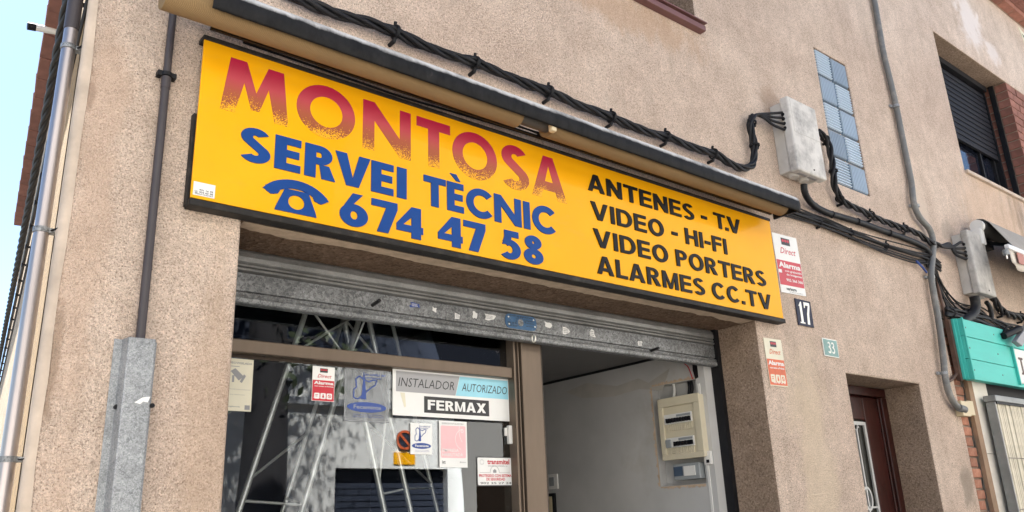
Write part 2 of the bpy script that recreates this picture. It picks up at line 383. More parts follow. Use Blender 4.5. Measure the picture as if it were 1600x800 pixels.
def smoothpath(pts, sub=8):
    P = [Vector(p) for p in pts]; P = [P[0] * 2 - P[1]] + P + [P[-1] * 2 - P[-2]]; out = []
    for i in range(1, len(P) - 2):
        a, b, c, d = P[i - 1:i + 3]
        for k in range(sub):
            t = k / sub
            out.append(.5 * ((2 * b) + (c - a) * t + (2 * a - 5 * b + 4 * c - d) * t * t + (3 * b - a - 3 * c + d) * t ** 3))
    out.append(P[-2]); return out
def resample(pts, step):
    out = [pts[0]]; acc = 0
    for a, b in zip(pts, pts[1:]):
        L = (b - a).length
        if L < 1e-9: continue
        d = step - acc
        while d <= L:
            out.append(a.lerp(b, d / L)); d += step
        acc = (L - (d - step))
    out.append(pts[-1]); return out
def twisted(path, n, R0, r, pitch, step=.012, seg=6, wob=.0, ph=0):
    """n strands twisted round a path"""
    P = resample(smoothpath(path), step); out = []
    T0 = (P[1] - P[0]).normalized(); up = Vector((0, 1, 0)); N = (up - T0 * up.dot(T0)).normalized()
    fr = []
    for i, p in enumerate(P):
        T = (P[min(i + 1, len(P) - 1)] - P[max(i - 1, 0)])
        if T.length > 1e-9: T.normalize(); N = (N - T * N.dot(T)).normalized()
        fr.append((N.copy(), T.cross(N)))
    for k in range(n):
        g = []
        for i, p in enumerate(P):
            t = ph + 2 * math.pi * (i * step / pitch + k / n)
            rr = R0 * (1 + wob * noise.noise(Vector((i * step * 6, k * 7.7, 1.3))))
            g.append(p + fr[i][0] * math.cos(t) * rr + fr[i][1] * math.sin(t) * rr)
        out.append(G().tube(g, r, seg))
    return out
def corrugated(path, r, pitch=.006, amp=.12, seg=12):
    P = resample(smoothpath(path), pitch / 2)
    return G().tube(P, [r * (1 + (amp if i % 2 else -amp * .3)) for i in range(len(P))], seg)

# ------------------------------------------------------------------ lettering
def ring(cx, cz, rx, rz, tx, tz, a0, a1, n=20):
    out = []
    for i in range(n):
        a = R(a0 + (a1 - a0) * i / n); b = R(a0 + (a1 - a0) * (i + 1) / n)
        out.append([(cx + rx * math.cos(a), cz + rz * math.sin(a)), (cx + rx * math.cos(b), cz + rz * math.sin(b)),
                    (cx + (rx - tx) * math.cos(b), cz + (rz - tz) * math.sin(b)), (cx + (rx - tx) * math.cos(a), cz + (rz - tz) * math.sin(a))])
    return out
def bar(x0, x1, z0, z1): return [[(x0, z0), (x1, z0), (x1, z1), (x0, z1)]]
def sl(xb, xt, w, z0=0, z1=1): return [[(xb, z0), (xb + w, z0), (xt + w, z1), (xt, z1)]]
def glyph(c, t=.2, fut=False):
    """bold capitals drawn from bars, slants and arcs; cap height 1 -> (polygons, width)"""
    h = t * .88
    if c in 'I': return bar(0, t, 0, 1), t
    if c == 'L': return bar(0, t, 0, 1) + bar(t, .56, 0, h), .56
    if c in 'EÈ':
        w = .56 if fut else .64
        p = bar(0, t, 0, 1) + bar(t, w, 0, h) + bar(t, w * .94, .5 - h / 2 + .01, .5 + h / 2 + .01) + bar(t, w, 1 - h, 1)
        if c == 'È': p += [[(.10, 1.30), (.32, 1.30), (.46, 1.07), (.32, 1.07)]]
        return p, w
    if c == 'F': return bar(0, t, 0, 1) + bar(t, .56, .46, .46 + h) + bar(t, .60, 1 - h, 1), .60
    if c == 'H': return bar(0, t, 0, 1) + bar(.74 - t, .74, 0, 1) + bar(t, .74 - t, .5 - h / 2, .5 + h / 2), .74
    if c == 'T':
        w = .72; return bar(w / 2 - t / 2, w / 2 + t / 2, 0, 1 - h) + bar(0, w, 1 - h, 1), w
    if c == 'N':
        w = 1.0 if fut else .76
        s = t * 1.06
        return bar(0, t, 0, 1) + bar(w - t, w, 0, 1) + [[(w - t - .001, 0), (w - t, 0), (w - t, .38), (t, 1), (t, 1), (t, .62)]], w
    if c == 'M':
        if fut:
            return [[(0, 0), (.20, 0), (.31, .58), (.33, 1), (.10, 1)], [(.98, 0), (.78, 0), (.67, .58), (.65, 1), (.88, 1)],
                    [(.332, 1), (.311, .60), (.43, .13), (.49, .13), (.49, .46)], [(.648, 1), (.669, .60), (.55, .13), (.491, .13), (.491, .46)]], .98
        return bar(0, t * .95, 0, 1) + bar(.86 - t * .95, .86, 0, 1) + [[(t * .95 + .001, 1), (t * .95 + .001, .66), (.36, 0), (.43, 0), (.43, .24)], [(.859 - t * .95, 1), (.859 - t * .95, .66), (.50, 0), (.431, 0), (.431, .24)]], .86
    if c == 'A':
        w = .96 if fut else .80; a = t * 1.08
        top = w / 2
        k = .28
        def xin(z): return a + (top - a) * (z / (1 - .22))       # inner left edge
        p = [[(0, 0), (a, 0), (top, .78), (top, 1), (top - a * .52, 1)], [(w, 0), (w - a, 0), (top, .78), (top + .0005, 1), (top + a * .52, 1)]]
        z0 = .19; z1 = z0 + h
        p += [[(xin(z0), z0), (w - xin(z0), z0), (w - xin(z1), z1), (xin(z1), z1)]]
        return p, w
    if c == 'V':
        w = .84; a = t * 1.08; m = w / 2
        return [[(0, 1), (a, 1), (m, .25), (m, 0), (m - a * .55, 0)], [(w, 1), (w - a, 1), (m, .25), (m, 0), (m + a * .55, 0)]], w
    if c == 'X':
        w = .80; a = t * 1.25
        return [[(0, 0), (a, 0), (w, 1), (w - a, 1)], [(w, 0), (w - a, 0), (w * .5, .38), (w * .62, .54)], [(0, 1), (a, 1), (w * .5, .62), (w * .38, .46)]], w
    if c == 'O' or c == '0':
        w = 1.08 if fut else .84; e = .02
        return ring(w / 2, .5, w / 2, .5 + e, t * 1.02, t * .95, 0, 360, 40), w
    if c == 'C':
        w = .78 if fut else .80; cx = .52 if fut else .42
        p = ring(cx, .5, cx, .52, t, t * .95, 42, 318, 34)
        if fut:
            p += []
        return p, w if not fut else .90
    if c == 'D':
        w = .78; return bar(0, t, 0, 1) + bar(t, .36, 1 - h, 1) + bar(t, .36, 0, h) + ring(.36, .5, w - .36, .5, t, h, -90, 90, 22), w
    if c in 'RPB':
        w = .62; zc = .71; rz = 1 - zc
        p = bar(0, t, 0, 1) + bar(t, w - rz, 1 - h * .95, 1) + bar(t, w - rz, 2 * zc - 1, 2 * zc - 1 + h * .95) + ring(w - rz, zc, rz, rz, t * .96, h * .95, -90, 90, 18)
        if c == 'R': p += [[(t + .08, .42), (t + .30, .42), (.70, 0), (.70 - t * 1.25, 0)]]
        if c == 'B':
            p += bar(t, w - rz, 0, h * .95) + ring(w - rz, .22, rz + .02, .22, t, h * .95, -90, 90, 18)
        return p, .70 if c == 'R' else w
    if c == 'S':
        w = .64; cx = w / 2; u = .27; p = ring(cx + .0, 1 - u + .015, w / 2 - .02, u, t * .96, h * .95, 28, 232, 20)
        p += ring(cx, u - .015 + .02, w / 2, u + .005, t * .96, h * .95, -150, 52, 20)
        # the diagonal spine
        a = R(232); b = R(52); r1 = (w / 2 - .02, u); r2 = (w / 2, u + .005)
        c1 = (cx, 1 - u + .015); c2 = (cx, u + .005)
        o1 = (c1[0] + r1[0] * math.cos(a), c1[1] + r1[1] * math.sin(a)); i1 = (c1[0] + (r1[0] - t * .96) * math.cos(a), c1[1] + (r1[1] - h * .95) * math.sin(a))
        o2 = (c2[0] + r2[0] * math.cos(b), c2[1] + r2[1] * math.sin(b)); i2 = (c2[0] + (r2[0] - t * .96) * math.cos(b), c2[1] + (r2[1] - h * .95) * math.sin(b))
        p += [[o1, i2, o2, i1]]
        return p, w
    if c == 'U': return bar(0, t, .34, 1) + bar(.74 - t, .74, .34, 1) + ring(.37, .34, .37, .36, t, h, 180, 360, 18), .74
    if c == 'Z': return bar(0, .66, 0, h) + bar(0, .66, 1 - h, 1) + [[(0, h), (t * 1.3, h), (.66, 1 - h), (.66 - t * 1.3, 1 - h)]], .66
    if c == '-': return bar(0, .34, .34, .34 + h * 1.1), .34
    if c == '.': return bar(0, t * 1.02, 0, t * 1.02), t
    if c == '6': return ring(.33, .33, .33, .345, t, h, 0, 360, 30) + [[(.02, .42), (.20, .50), (.53, 1), (.29, 1)]], .66
    if c == '7': return bar(0, .64, 1 - h, 1) + [[(.14, 0), (.14 + t * 1.12, 0), (.64, 1 - h), (.64 - t * 1.15, 1 - h)]], .64
    if c == '4': return bar(.38, .38 + t, 0, .999) + bar(0, .68, .18, .18 + h) + [[(0, .18 + h), (.17, .18 + h), (.38, .66), (.38, 1)]], .68
    if c == '5': return bar(.12, .56, 1 - h, 1) + [[(.12, 1 - h), (.12 + t * .9, 1 - h), (.10 + t * .8, .52), (.05, .48)]] + ring(.27, .335, .34, .35, t, h, -140, 128, 24), .62
    if c == '8': return ring(.31, .27, .31, .285, t * .98, h, 0, 360, 26) + ring(.31, .765, .265, .25, t * .92, h * .93, 0, 360, 24), .62
    if c == '1': return bar(.16, .16 + t, 0, 1) + [[(0, .70), (.16, .80), (.16, 1), (.10, .88), (0, .86)]], .16 + t
    if c == '3': return ring(.27, .28, .31, .295, t, h, -150, 90, 22) + ring(.27, .755, .27, .26, t * .95, h * .95, -90, 150, 22) + bar(.16, .28, .5, .5 + h * .9), .58
    if c == '9': return ring(.33, .67, .33, .345, t, h, 0, 360, 30) + [[(.64, .58), (.46, .50), (.13, 0), (.37, 0)]], .66
    if c == '2': return ring(.3, .7, .3, .31, t, h, -30, 170, 20) + bar(0, .6, 0, h) + [[(0, h), (t * 1.3, h), (.58, .58), (.58 - t, .50)]], .6
    return [], .3
KERN = {'RV': -.10, 'VE': -.06, 'TÈ': -.05, 'LA': -.04, 'AL': 0, 'TE': -.03, '74': -.12, '47': -.06, '67': -.02, '.V': -.14, 'T.': -.16, 'TV': 0}
def letters(text, x0, x1, z0, z1, y0, depth, mat, parent, t=.2, fut=False, gap=.12, space=.36, spots=None, one=None, shear=0, name='letter'):
    """capitals on a vertical board facing -y; spots gives each letter its own x range"""
    H = z1 - z0; gl = []; x = 0
    for ci, c in enumerate(text):
        if c == ' ': x += space - gap; continue
        p, w = glyph(c, t, fut); gl.append((c, p, w, x)); x += w + gap + KERN.get(text[ci:ci + 2], 0)
    tot = x - gap; S = (x1 - x0) / tot if x1 else H
    joined = G() if one else None; out = []
    for i, (c, p, w, gx) in enumerate(gl):
        if spots: a, b = spots[i]; sx = (b - a) / w; ox = a
        else: sx = S; ox = x0 + gx * S
        g = joined or G()
        for k, q in enumerate(p):
            e = k * .000015
            q2 = [(ox + vx * sx + vz * H * shear, z0 + vz * H) for vx, vz in q]
            g.prism(q2, y0 - depth - e, y0)
        if not one: out.append(g.build(name, mat, parent))
    if one: out.append(joined.build(one, mat, parent))
    return out
FONT = None
def text(body, x0, x1, z0, z1, y, mat, parent, name='lettering', bold=0.0, shear=0.0, depth=.0006, frame=None, keep=False):
    """small print in the built-in face, fitted to a box; frame maps (x, y, z) to a slanted surface"""
    cu = bpy.data.curves.new(name, 'FONT'); cu.body = body; cu.offset = bold; cu.shear = shear; cu.resolution_u = 2; cu.align_x = 'LEFT'
    o = bpy.data.objects.new(name, cu); COL.objects.link(o)
    dg = bpy.context.evaluated_depsgraph_get(); me = bpy.data.meshes.new_from_object(o.evaluated_get(dg))
    bpy.data.objects.remove(o); bpy.data.curves.remove(cu)
    if not me.vertices: return None
    xs = [v.co.x for v in me.vertices]; ys = [v.co.y for v in me.vertices]
    ax, bx, ay, by = min(xs), max(xs), min(ys), max(ys)
    sx = (x1 - x0) / max(bx - ax, 1e-6); sz = (z1 - z0) / max(by - ay, 1e-6)
    if keep: sx = min(sx, sz)
    for v in me.vertices:
        X = x0 + (v.co.x - ax) * sx; Z = z0 + (v.co.y - ay) * sz
        v.co = Vector((X, y - depth, Z)) if not frame else Vector(frame(X, y - depth, Z))
    me.materials.clear(); me.materials.append(mat); me.name = name
    ob = bpy.data.objects.new(name, me); COL.objects.link(ob); return attach(ob, parent)
def join_print(objs, name):
    """several bits of flat print of one colour -> one part"""
    objs = [o for o in objs if o]; vs = []; fs = []
    for o in objs:
        k = len(vs); vs += [tuple(v.co) for v in o.data.vertices]; fs += [tuple(i + k for i in p.vertices) for p in o.data.polygons]
    me = bpy.data.meshes.new(name); me.from_pydata(vs, [], fs); me.materials.append(objs[0].data.materials[0])
    n = bpy.data.objects.new(name, me); COL.objects.link(n)
    n.parent = objs[0].parent; n.location = objs[0].location
    for o in objs: bpy.data.objects.remove(o)
    return n
def ellipse(cx, cz, rx, rz, n=24): return [(cx + rx * math.cos(2 * math.pi * i / n), cz + rz * math.sin(2 * math.pi * i / n)) for i in range(n)]
def rrect(x0, x1, z0, z1, r, n=4):
    out = []
    for cx, cz, a in ((x1 - r, z1 - r, 0), (x0 + r, z1 - r, 90), (x0 + r, z0 + r, 180), (x1 - r, z0 + r, 270)):
        out += [(cx + r * math.cos(R(a + 90 * i / n)), cz + r * math.sin(R(a + 90 * i / n))) for i in range(n + 1)]
    return out

# ================================================================== the setting
g = G(); g.quad((-60, -60, 0), (60, -60, 0), (60, 60, 0), (-60, 60, 0)); prep(g.build('ground', ASPHALT), kind='structure')
prep(G().box(-1.2, 40, -1.2, -.002, -.3, .13).build('pavement', PAVING, bevel=.01), kind='structure')
prep(G().box(-30, 40, -5.45, -4.4, -.3, .13).build('pavement', PAVING, bevel=.01), kind='structure')
# shop buildings share one rendered facade with openings
B = thing('shop_building', 'three-storey building with beige pink roughcast walls holding the yellow shop sign', 'building', (3.0, 0.0, 0.0))
DX = .112                                                # side wall runs back at a slight angle
XC = .41
holes = [(.933, 3.80, 0.13, 2.605), (4.66, 5.578, .13, 2.378), (2.35, 3.60, 4.365, 5.6), (7.18, 10.2, 4.33, 5.725), (4.956, 5.384, 3.69, 4.742), (6.115, 13.0, 0, 2.90)]
depths = [.30, .25, .25, .20, .05, .12]
xs = sorted(set([XC, 14.0] + [h[0] for h in holes] + [h[1] for h in holes])); zs = sorted(set([-.1, 6.76] + [h[2] for h in holes] + [h[3] for h in holes]))
bm = bmesh.new(); vd = {}
def V(x, y, z):
    k = (round(x, 4), round(y, 4), round(z, 4))
    if k not in vd: vd[k] = bm.verts.new(k)
    return vd[k]
def inhole(x, z): return any(h[0] < x < h[1] and h[2] < z < h[3] for h in holes)
for i in range(len(xs) - 1):
    for j in range(len(zs) - 1):
        if inhole((xs[i] + xs[i + 1]) / 2, (zs[j] + zs[j + 1]) / 2): continue
        bm.faces.new([V(xs[i], 0, zs[j]), V(xs[i + 1], 0, zs[j]), V(xs[i + 1], 0, zs[j + 1]), V(xs[i], 0, zs[j + 1])])
edge_x = {}
for h, d in zip(holes, depths):
    x0, x1, z0, z1 = h
    zz = [z for z in zs if z0 <= z <= z1]; xx = [x for x in xs if x0 <= x <= x1]
    for a, b in zip(zz, zz[1:]):
        for x, fl in ((x0, 0), (x1, 1)):
            q = [V(x, 0, a), V(x, d, a), V(x, d, b), V(x, 0, b)]; bm.faces.new(q[::-1] if fl else q)
    for a, b in zip(xx, xx[1:]):
        bm.faces.new([V(a, 0, z1), V(b, 0, z1), V(b, d, z1), V(a, d, z1)][::-1])
        if z0 > .2: bm.faces.new([V(a, 0, z0), V(b, 0, z0), V(b, d, z0), V(a, d, z0)])
be = []
for e in bm.edges:
    a, b = e.verts
    if abs(a.co.y) < 1e-5 and abs(b.co.y) < 1e-5 and len(e.link_faces) == 2:
        n1, n2 = e.link_faces[0].normal, e.link_faces[1].normal
        bm.normal_update()
        if abs(e.link_faces[0].normal.dot(e.link_faces[1].normal)) < .3: be.append(e)
bmesh.ops.recalc_face_normals(bm, faces=bm.faces)
bmesh.ops.bevel(bm, geom=be, offset=.016, segments=3, profile=.5, affect='EDGES', clamp_overlap=True)
me = bpy.data.meshes.new('facade_wall'); bm.to_mesh(me); bm.free(); me.materials.append(STUCCO); me.materials.append(STUCCO_REV_SHADE)
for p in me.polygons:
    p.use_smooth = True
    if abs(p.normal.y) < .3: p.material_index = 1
try: me.set_sharp_from_angle(angle=R(50))
except Exception: pass
o = bpy.data.objects.new('facade_wall', me); COL.objects.link(o); attach(o, B)
# rounded cement corner, then the side wall
g = G(); pr = []
for i in range(7):
    a = R(90 + 0 + i * 90 / 6 - 90); pr.append((XC - .0 - .020 + .020 * math.sin(R(90 - i * 15)) - .0, .0 + .020 - .020 * math.cos(R(90 - i * 15)) * 1.0))
cor = [(XC + .012, -.003), (XC + .001, -.004), (XC - .008, .0), (XC - .014, .008), (XC - .0165, .02), (XC - .0145, .036)]
zl = [i * .12 for i in range(0, 57)]
for k, z in enumerate(zl):
    for i, (x, y) in enumerate(cor):
        w = .004 * noise.noise(Vector((x * 20, z * 2.3, 4))) if 0 < i < 5 else 0
        if i == 0: w = .012 * noise.noise(Vector((1, z * 2.9, 9)))
        g.v.append((x + w, y + (w * .3 if i else 0), z))
for k in range(len(zl) - 1):
    for i in range(5):
        a = k * 6 + i; g.f.append((a, a + 1, a + 7, a + 6))
g.build('corner_render', CEMENT, B, smooth=True)
def sx(y, off=0): return XC - .012 - off + DX * y
g = G(); g.quad((sx(.03), .03, -.1), (sx(7.6), 7.6, -.1), (sx(7.6), 7.6, 5.0), (sx(.03), .03, 5.0)); g.quad((sx(7.6), 7.6, -.1), (sx(40), 40, -.1), (sx(40), 40, 3.42), (sx(7.6), 7.6, 3.42))
g.quad((sx(7.6), 7.6, 3.4), (sx(7.6) + 4, 7.6, 3.4), (sx(7.6) + 4, 7.6, 5.0), (sx(7.6), 7.6, 5.0))
g.build('side_wall', STUCCO_SIDE, B)
g = G()                                                   # wandering ochre stain beside the downpipe
pts0 = []; n = 60
for k in range(n):
    z = .1 + k * .09; a = .20 + .05 * noise.noise(Vector((3, z * 1.3, 0))); b = .85
    pts0.append(((sx(a, .003), a, z), (sx(b, .003), b, z)))
for p, q in zip(pts0, pts0[1:]): g.quad(p[0], p[1], q[1], q[0])
g.build('ochre_stain', GOLDSTAIN, B)
# parapet / roof edge along the side street: terracotta verge tiles one by one
ty = .2; src = G()
TA = -math.atan(DX)
src.add([(-.12, -.16, 0), (.05, -.16, .0), (.05, .165, .0), (-.12, .165, -.0), (-.125, -.16, .05), (.05, -.16, .07), (.05, .165, .07), (-.11, .165, .045)], [(0, 3, 2, 1), (4, 5, 6, 7), (0, 1, 5, 4), (1, 2, 6, 5), (2, 3, 7, 6), (3, 0, 4, 7)])
t0 = None
while ty < 7.6:
    loc = (sx(ty, .0), ty, 5.0 + random.uniform(-.006, .006))
    if t0 is None: t0 = src.build('verge_tile', TILE, None, bevel=.008, loc=loc); attach(t0, B); t0.rotation_euler.z = TA
    else:
        c = share(t0, loc, B); c.rotation_euler.z = TA + random.uniform(-.02, .02)
    ty += .33
G().add([(sx(.0) + .02, .0, z) for z in (6.981,)] + [(14, 0, 6.981), (14, 9, 6.981), (sx(9) + .5, 9, 6.981), (sx(0) + .02, 0, 7.2), (14, 0, 7.2), (14, 9, 7.2), (sx(9) + .5, 9, 7.2)], [(0, 3, 2, 1), (4, 5, 6, 7), (0, 1, 5, 4), (1, 2, 6, 5), (2, 3, 7, 6), (3, 0, 4, 7)]).build('roof_slab', CEMENT, B)
G().add([(sx(.03) + .02, .03, 4.98), (sx(7.6) + .02, 7.6, 4.98), (sx(7.6) + .02, 7.6, 6.98), (sx(.03) + .02, .03, 6.98)], [(0, 1, 2, 3)]).build('side_wall', STUCCO_SIDE, B)
G().box(14, 14.2, .02, 9, 0, 7).build('end_wall', CEMENT, B)
G().box(2.0, 14, 8.9, 9, 0, 7).build('rear_wall', CEMENT, B)
# corbelled brick eave: flat course, mortar line, ribbed course
G().box(.42, 14, -.075, .0, 6.762, 6.83).build('eave_backing', MORTAR, B)
b0 = None; x = 6.0; i = 0
while x < 12.5:
    if b0 is None: b0 = G().box(-.14, .14, -.045, .045, -.032, .032).build('eave_brick', BRICKD, None, bevel=.004, loc=(x, -.055, 6.79)); attach(b0, B)
    else: share(b0, (x, -.055 - random.uniform(0, .006), 6.79), B)
    x += .29
b1 = None; x = 6.0
g = G(); g.box(-.14, .14, -.1, .1, -.03, .03)
for k in range(7): g.box(-.13, .13, -.095 + k * .027, -.083 + k * .027, -.037, -.03)
while x < 12.5:
    if b1 is None: b1 = g.build('eave_tile', TILE, None, loc=(x, -.13, 6.862)); attach(b1, B)
    else: share(b1, (x, -.13, 6.862), B)
    x += .29
G().box(.42, 14, -.30, .02, 6.90, 6.98).build('eave_slab', TRIM, B)
# soffit of the shop opening with ragged plaster edge
g = G(); top = []; x = .94; pr2 = []
while x < 3.79:
    d = .072 + .026 * noise.noise(Vector((x * 3.1, 0, 0))) + .016 * noise.noise(Vector((x * 11, 3, 0))) + .006 * noise.noise(Vector((x * 40, 7, 0)))
    pr2.append((x, max(.02, d))); x += .012
for (a, da), (b, db) in zip(pr2, pr2[1:]): g.quad((a, .004, 2.5972), (b, .004, 2.5972), (b, db, 2.5972), (a, da, 2.5972))
g.build('plaster_edge', CHIPPED, B)
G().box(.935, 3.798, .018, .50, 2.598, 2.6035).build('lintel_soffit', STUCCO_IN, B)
# ---------------------------------------------------------------- shop interior (rooms of the building)
g = G(); g.box(3.70, 3.80, .31, 4.2, 0, 1.765).box(3.70, 3.80, .31, 4.2, 2.33, 3).box(3.70, 3.80, .31, .375, 1.765, 2.33).box(3.70, 3.80, .70, 4.2, 1.765, 2.33).box(3.755, 3.80, .375, .70, 1.765, 2.33)
g.build('interior_wall', WHITEWALL, B)
G().box(.95, 3.80, 4.0, 4.1, 0, 3).build('interior_wall', WHITEWALL, B)
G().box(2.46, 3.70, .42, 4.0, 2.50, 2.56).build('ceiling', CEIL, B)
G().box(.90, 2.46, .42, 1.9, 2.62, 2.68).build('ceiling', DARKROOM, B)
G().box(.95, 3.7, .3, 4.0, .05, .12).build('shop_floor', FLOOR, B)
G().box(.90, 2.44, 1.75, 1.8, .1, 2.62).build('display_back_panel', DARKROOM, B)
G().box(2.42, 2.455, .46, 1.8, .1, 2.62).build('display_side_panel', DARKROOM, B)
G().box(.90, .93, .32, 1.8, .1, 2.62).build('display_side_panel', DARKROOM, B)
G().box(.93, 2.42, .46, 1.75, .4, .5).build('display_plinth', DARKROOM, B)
g = G(); g.tube(smoothpath([(3.69, .42, 2.50), (3.685, .44, 2.44), (3.68, .40, 2.40), (3.69, .385, 2.33)]), .003, 6); g.build('loose_wire', REDP, B, smooth=True)
G().prism([(.352, 2.335), (.372, 2.33), (.384, 2.38), (.378, 2.44), (.392, 2.50), (.35, 2.50)], 0, .004, swap=lambda a, b, c: (3.6955 + b, a, c)).build('dark_wall_chase', DARK, B)
g = G(); random.seed(4)
for side, (ya, za, yb, zb_) in enumerate(((.378, 2.332, .70, 2.332), (.702, 2.33, .702, 1.765), (.70, 1.763, .378, 1.763))):
    n = 26
    for k in range(n):
        t, t2 = k / n, (k + 1) / n; w = .006 + .014 * random.random(); w2 = .006 + .014 * random.random()
        p, q = (ya + (yb - ya) * t, za + (zb_ - za) * t), (ya + (yb - ya) * t2, za + (zb_ - za) * t2)
        dy, dz = ((0, 1), (1, 0), (0, -1))[side]
        g.add([(3.6985, p[0], p[1]), (3.6985, q[0], q[1]), (3.6975, q[0] + dy * w2, q[1] + dz * w2), (3.6975, p[0] + dy * w, p[1] + dz * w)], [(0, 1, 2, 3)])
g.build('broken_plaster_edge', CHIPPED, B)
G().tube([(3.692, .42, 2.493), (3.692, 3.9, 2.493)], .008, 6).build('ceiling_trim_cable', DARK, B)
G().prism([(.55, 2.42), (.72, 2.36), (.80, 2.40), (.98, 2.38), (1.25, 2.44), (1.45, 2.41), (1.30, 2.35), (1.02, 2.32), (.80, 2.335), (.62, 2.30)], 3.6985, 3.6995, swap=lambda a, b, c: (b, a, c)).build('plaster_patch', M('bare_plaster_patch', (.43, .405, .37), .9, var=.1), B)
G().box(2.53, 2.565, .44, .66, .13, 2.499).build('inner_door_edge', BRONZE_D, B)
G().box(3.694, 3.699, .345, .36, 1.60, 2.30).build('wall_trunking', WHITEPL, B)
# ---------------------------------------------------------------- shop front (posts, transom, panes)
F_ = thing('shop_window', 'bronze aluminium shop window frame with glass panes below the roller shutter', 'shop window', (2.4, .36, .13))
G().box(2.398, 2.518, .33, .40, .13, 2.60).build('door_post', BRONZE, F_, bevel=.004)
G().box(2.362, 2.396, .345, .41, .13, 2.60).build('window_post', BRONZE_D, F_)
G().box(2.355, 2.366, .335, .40, .13, 2.60).build('post_fillet', BRONZE, F_, bevel=.002)
G().box(2.382, 2.389, .337, .40, .13, 2.60).build('post_fillet', BRONZE, F_, bevel=.002)
G().box(2.519, 2.54, .35, .46, .13, 2.60).build('door_jamb', BRONZE_D, F_)
G().box(.95, 2.354, .345, .41, 2.228, 2.278).build('transom', BRONZE, F_, bevel=.004)
G().box(.95, 2.354, .39, .41, 2.216, 2.2275).build('gasket', BRONZE_D, F_)
G().box(.935, .985, .33, .40, .13, 2.60).build('window_post', BRONZE, F_, bevel=.004)
G().box(.986, 2.354, .386, .392, .62, 2.2155).build('glass_pane', GLASS, F_)
G().box(.986, 2.354, .386, .392, 2.279, 2.59).build('glass_pane', GLASS, F_, label='dark upper glass pane above the transom')
G().box(.986, 2.354, .345, .41, .13, .62).build('lower_panel', BRONZE, F_, bevel=.004)
# ---------------------------------------------------------------- roller shutter
S = thing('roller_shutter', 'raised galvanised roller shutter above the shop entrance', 'shutter', (2.37, .28, 2.39))
prof = [(.285, 2.597), (.272, 2.585), (.266, 2.565), (.268, 2.548), (.276, 2.541)]
g = G()
for (a, z), (b, w) in zip(prof, prof[1:]): g.quad((.94, a, z), (3.765, a, z), (3.765, b, w), (.94, b, w))
g.build('slat', SHUTTER, S, smooth=True)
g = G(); pf = [(.276, 2.5405), (.268, 2.536), (.268, 2.530), (.277, 2.526), (.266, 2.522), (.266, 2.514), (.279, 2.508)]
for (a, z), (b, w) in zip(pf, pf[1:]): g.quad((.94, a, z), (3.765, a, z), (3.765, b, w), (.94, b, w))
g.build('slat', SHUTTER, S)
g = G(); pf = [(.283, 2.508), (.272, 2.505), (.272, 2.438), (.281, 2.434), (.281, 2.430)]
for (a, z), (b, w) in zip(pf, pf[1:]): g.quad((.94, a, z), (3.765, a, z), (3.765, b, w), (.94, b, w))
g.build('bottom_rail', GALV, S)
g = G(); pf = [(.281, 2.4295), (.266, 2.427), (.264, 2.420), (.268, 2.414), (.262, 2.409), (.262, 2.394), (.266, 2.389), (.30, 2.389), (.30, 2.43)]
for (a, z), (b, w) in zip(pf, pf[1:]): g.quad((.94, a, z), (3.765, a, z), (3.765, b, w), (.94, b, w))
g.build('bottom_lip', GALV, S)
G().box(3.766, 3.797, .255, .32, .13, 2.598).build('guide_rail', DARK, S)
G().box(.934, .95, .25, .32, .13, 2.598).build('guide_rail', DARK, S)
for px, py in ((584, 476), (1018, 548)):
    p = at(px, py, .262); G().tube([p + Vector((.0, .01, 0)), p + Vector((-.006, -.055, .004))], .0075, 10).build('bolt', DARK, S, smooth='auto')
p = at(834, 529, .25)
G().tube([p + Vector((0, .012 * math.sin(a), .016 * math.cos(a))) for a in [2 * math.pi * i / 14 for i in range(14)]], .0035, 6, closed=True).build('pull_ring', STEEL, S, smooth=True)
pl = thing('maker_plate', 'blue oval installer plate riveted to the middle of the roller shutter', 'plate', (2.35, .27, 2.48))
G().prism(rrect(2.262, 2.448, 2.441, 2.508, .026), .2695, .2718).build('plate', BLUETAPE, pl)
G().prism(ellipse(2.352, 2.472, .017, .017), .2688, .2694).build('centre_disc', GALV, pl)
for i, (a, b) in enumerate(((2.281, 2.492), (2.43, 2.493), (2.284, 2.459), (2.437, 2.462))): G().prism(ellipse(a, b, .004, .004, 10), .268, .2694).build('rivet', WHITEPL, pl)
tt = [text('PUERTAS METALICAS', 2.29, 2.42, 2.497, 2.503, .2693, BLACKPR, pl, bold=.02), text('932 24 52', 2.275, 2.33, 2.462, 2.470, .2693, BLACKPR, pl, bold=.03), text('424 32 47', 2.278, 2.333, 2.450, 2.458, .2693, BLACKPR, pl, bold=.03),
      text('AUTOMATISMOS', 2.378, 2.428, 2.482, 2.487, .2693, BLACKPR, pl, bold=.02), text('A DISTANCIA', 2.378, 2.43, 2.471, 2.476, .2693, BLACKPR, pl, bold=.02), text('MOTORES', 2.385, 2.43, 2.457, 2.462, .2693, BLACKPR, pl, bold=.02)]
join_print(tt, 'lettering')
for i, ch in enumerate('SOLDRAN'):
    a = R(170 - i * 26); cx, cz = 2.352 + .027 * math.cos(a), 2.472 + .025 * math.sin(a)
    text(ch, cx - .003, cx + .003, cz - .004, cz + .004, .2693, BLACKPR, pl, bold=.04, name='letter')
def scrap(cx, cz, w, h, mat, lab, y=.2716, n=11):
    poly = []
    for i in range(n):
        a = 2 * math.pi * i / n; q = random.uniform(.55, 1.05)
        u = max(-1, min(1, 1.35 * math.cos(a))) * q; v = max(-1, min(1, 1.35 * math.sin(a))) * q
        poly.append((cx + u * w / 2, cz + v * h / 2))
    return prep(G().prism(poly, y - .0012, y).build('sticker_scrap', mat), lab, 'sticker')
def spx(px, py): return at(px, py, .272)
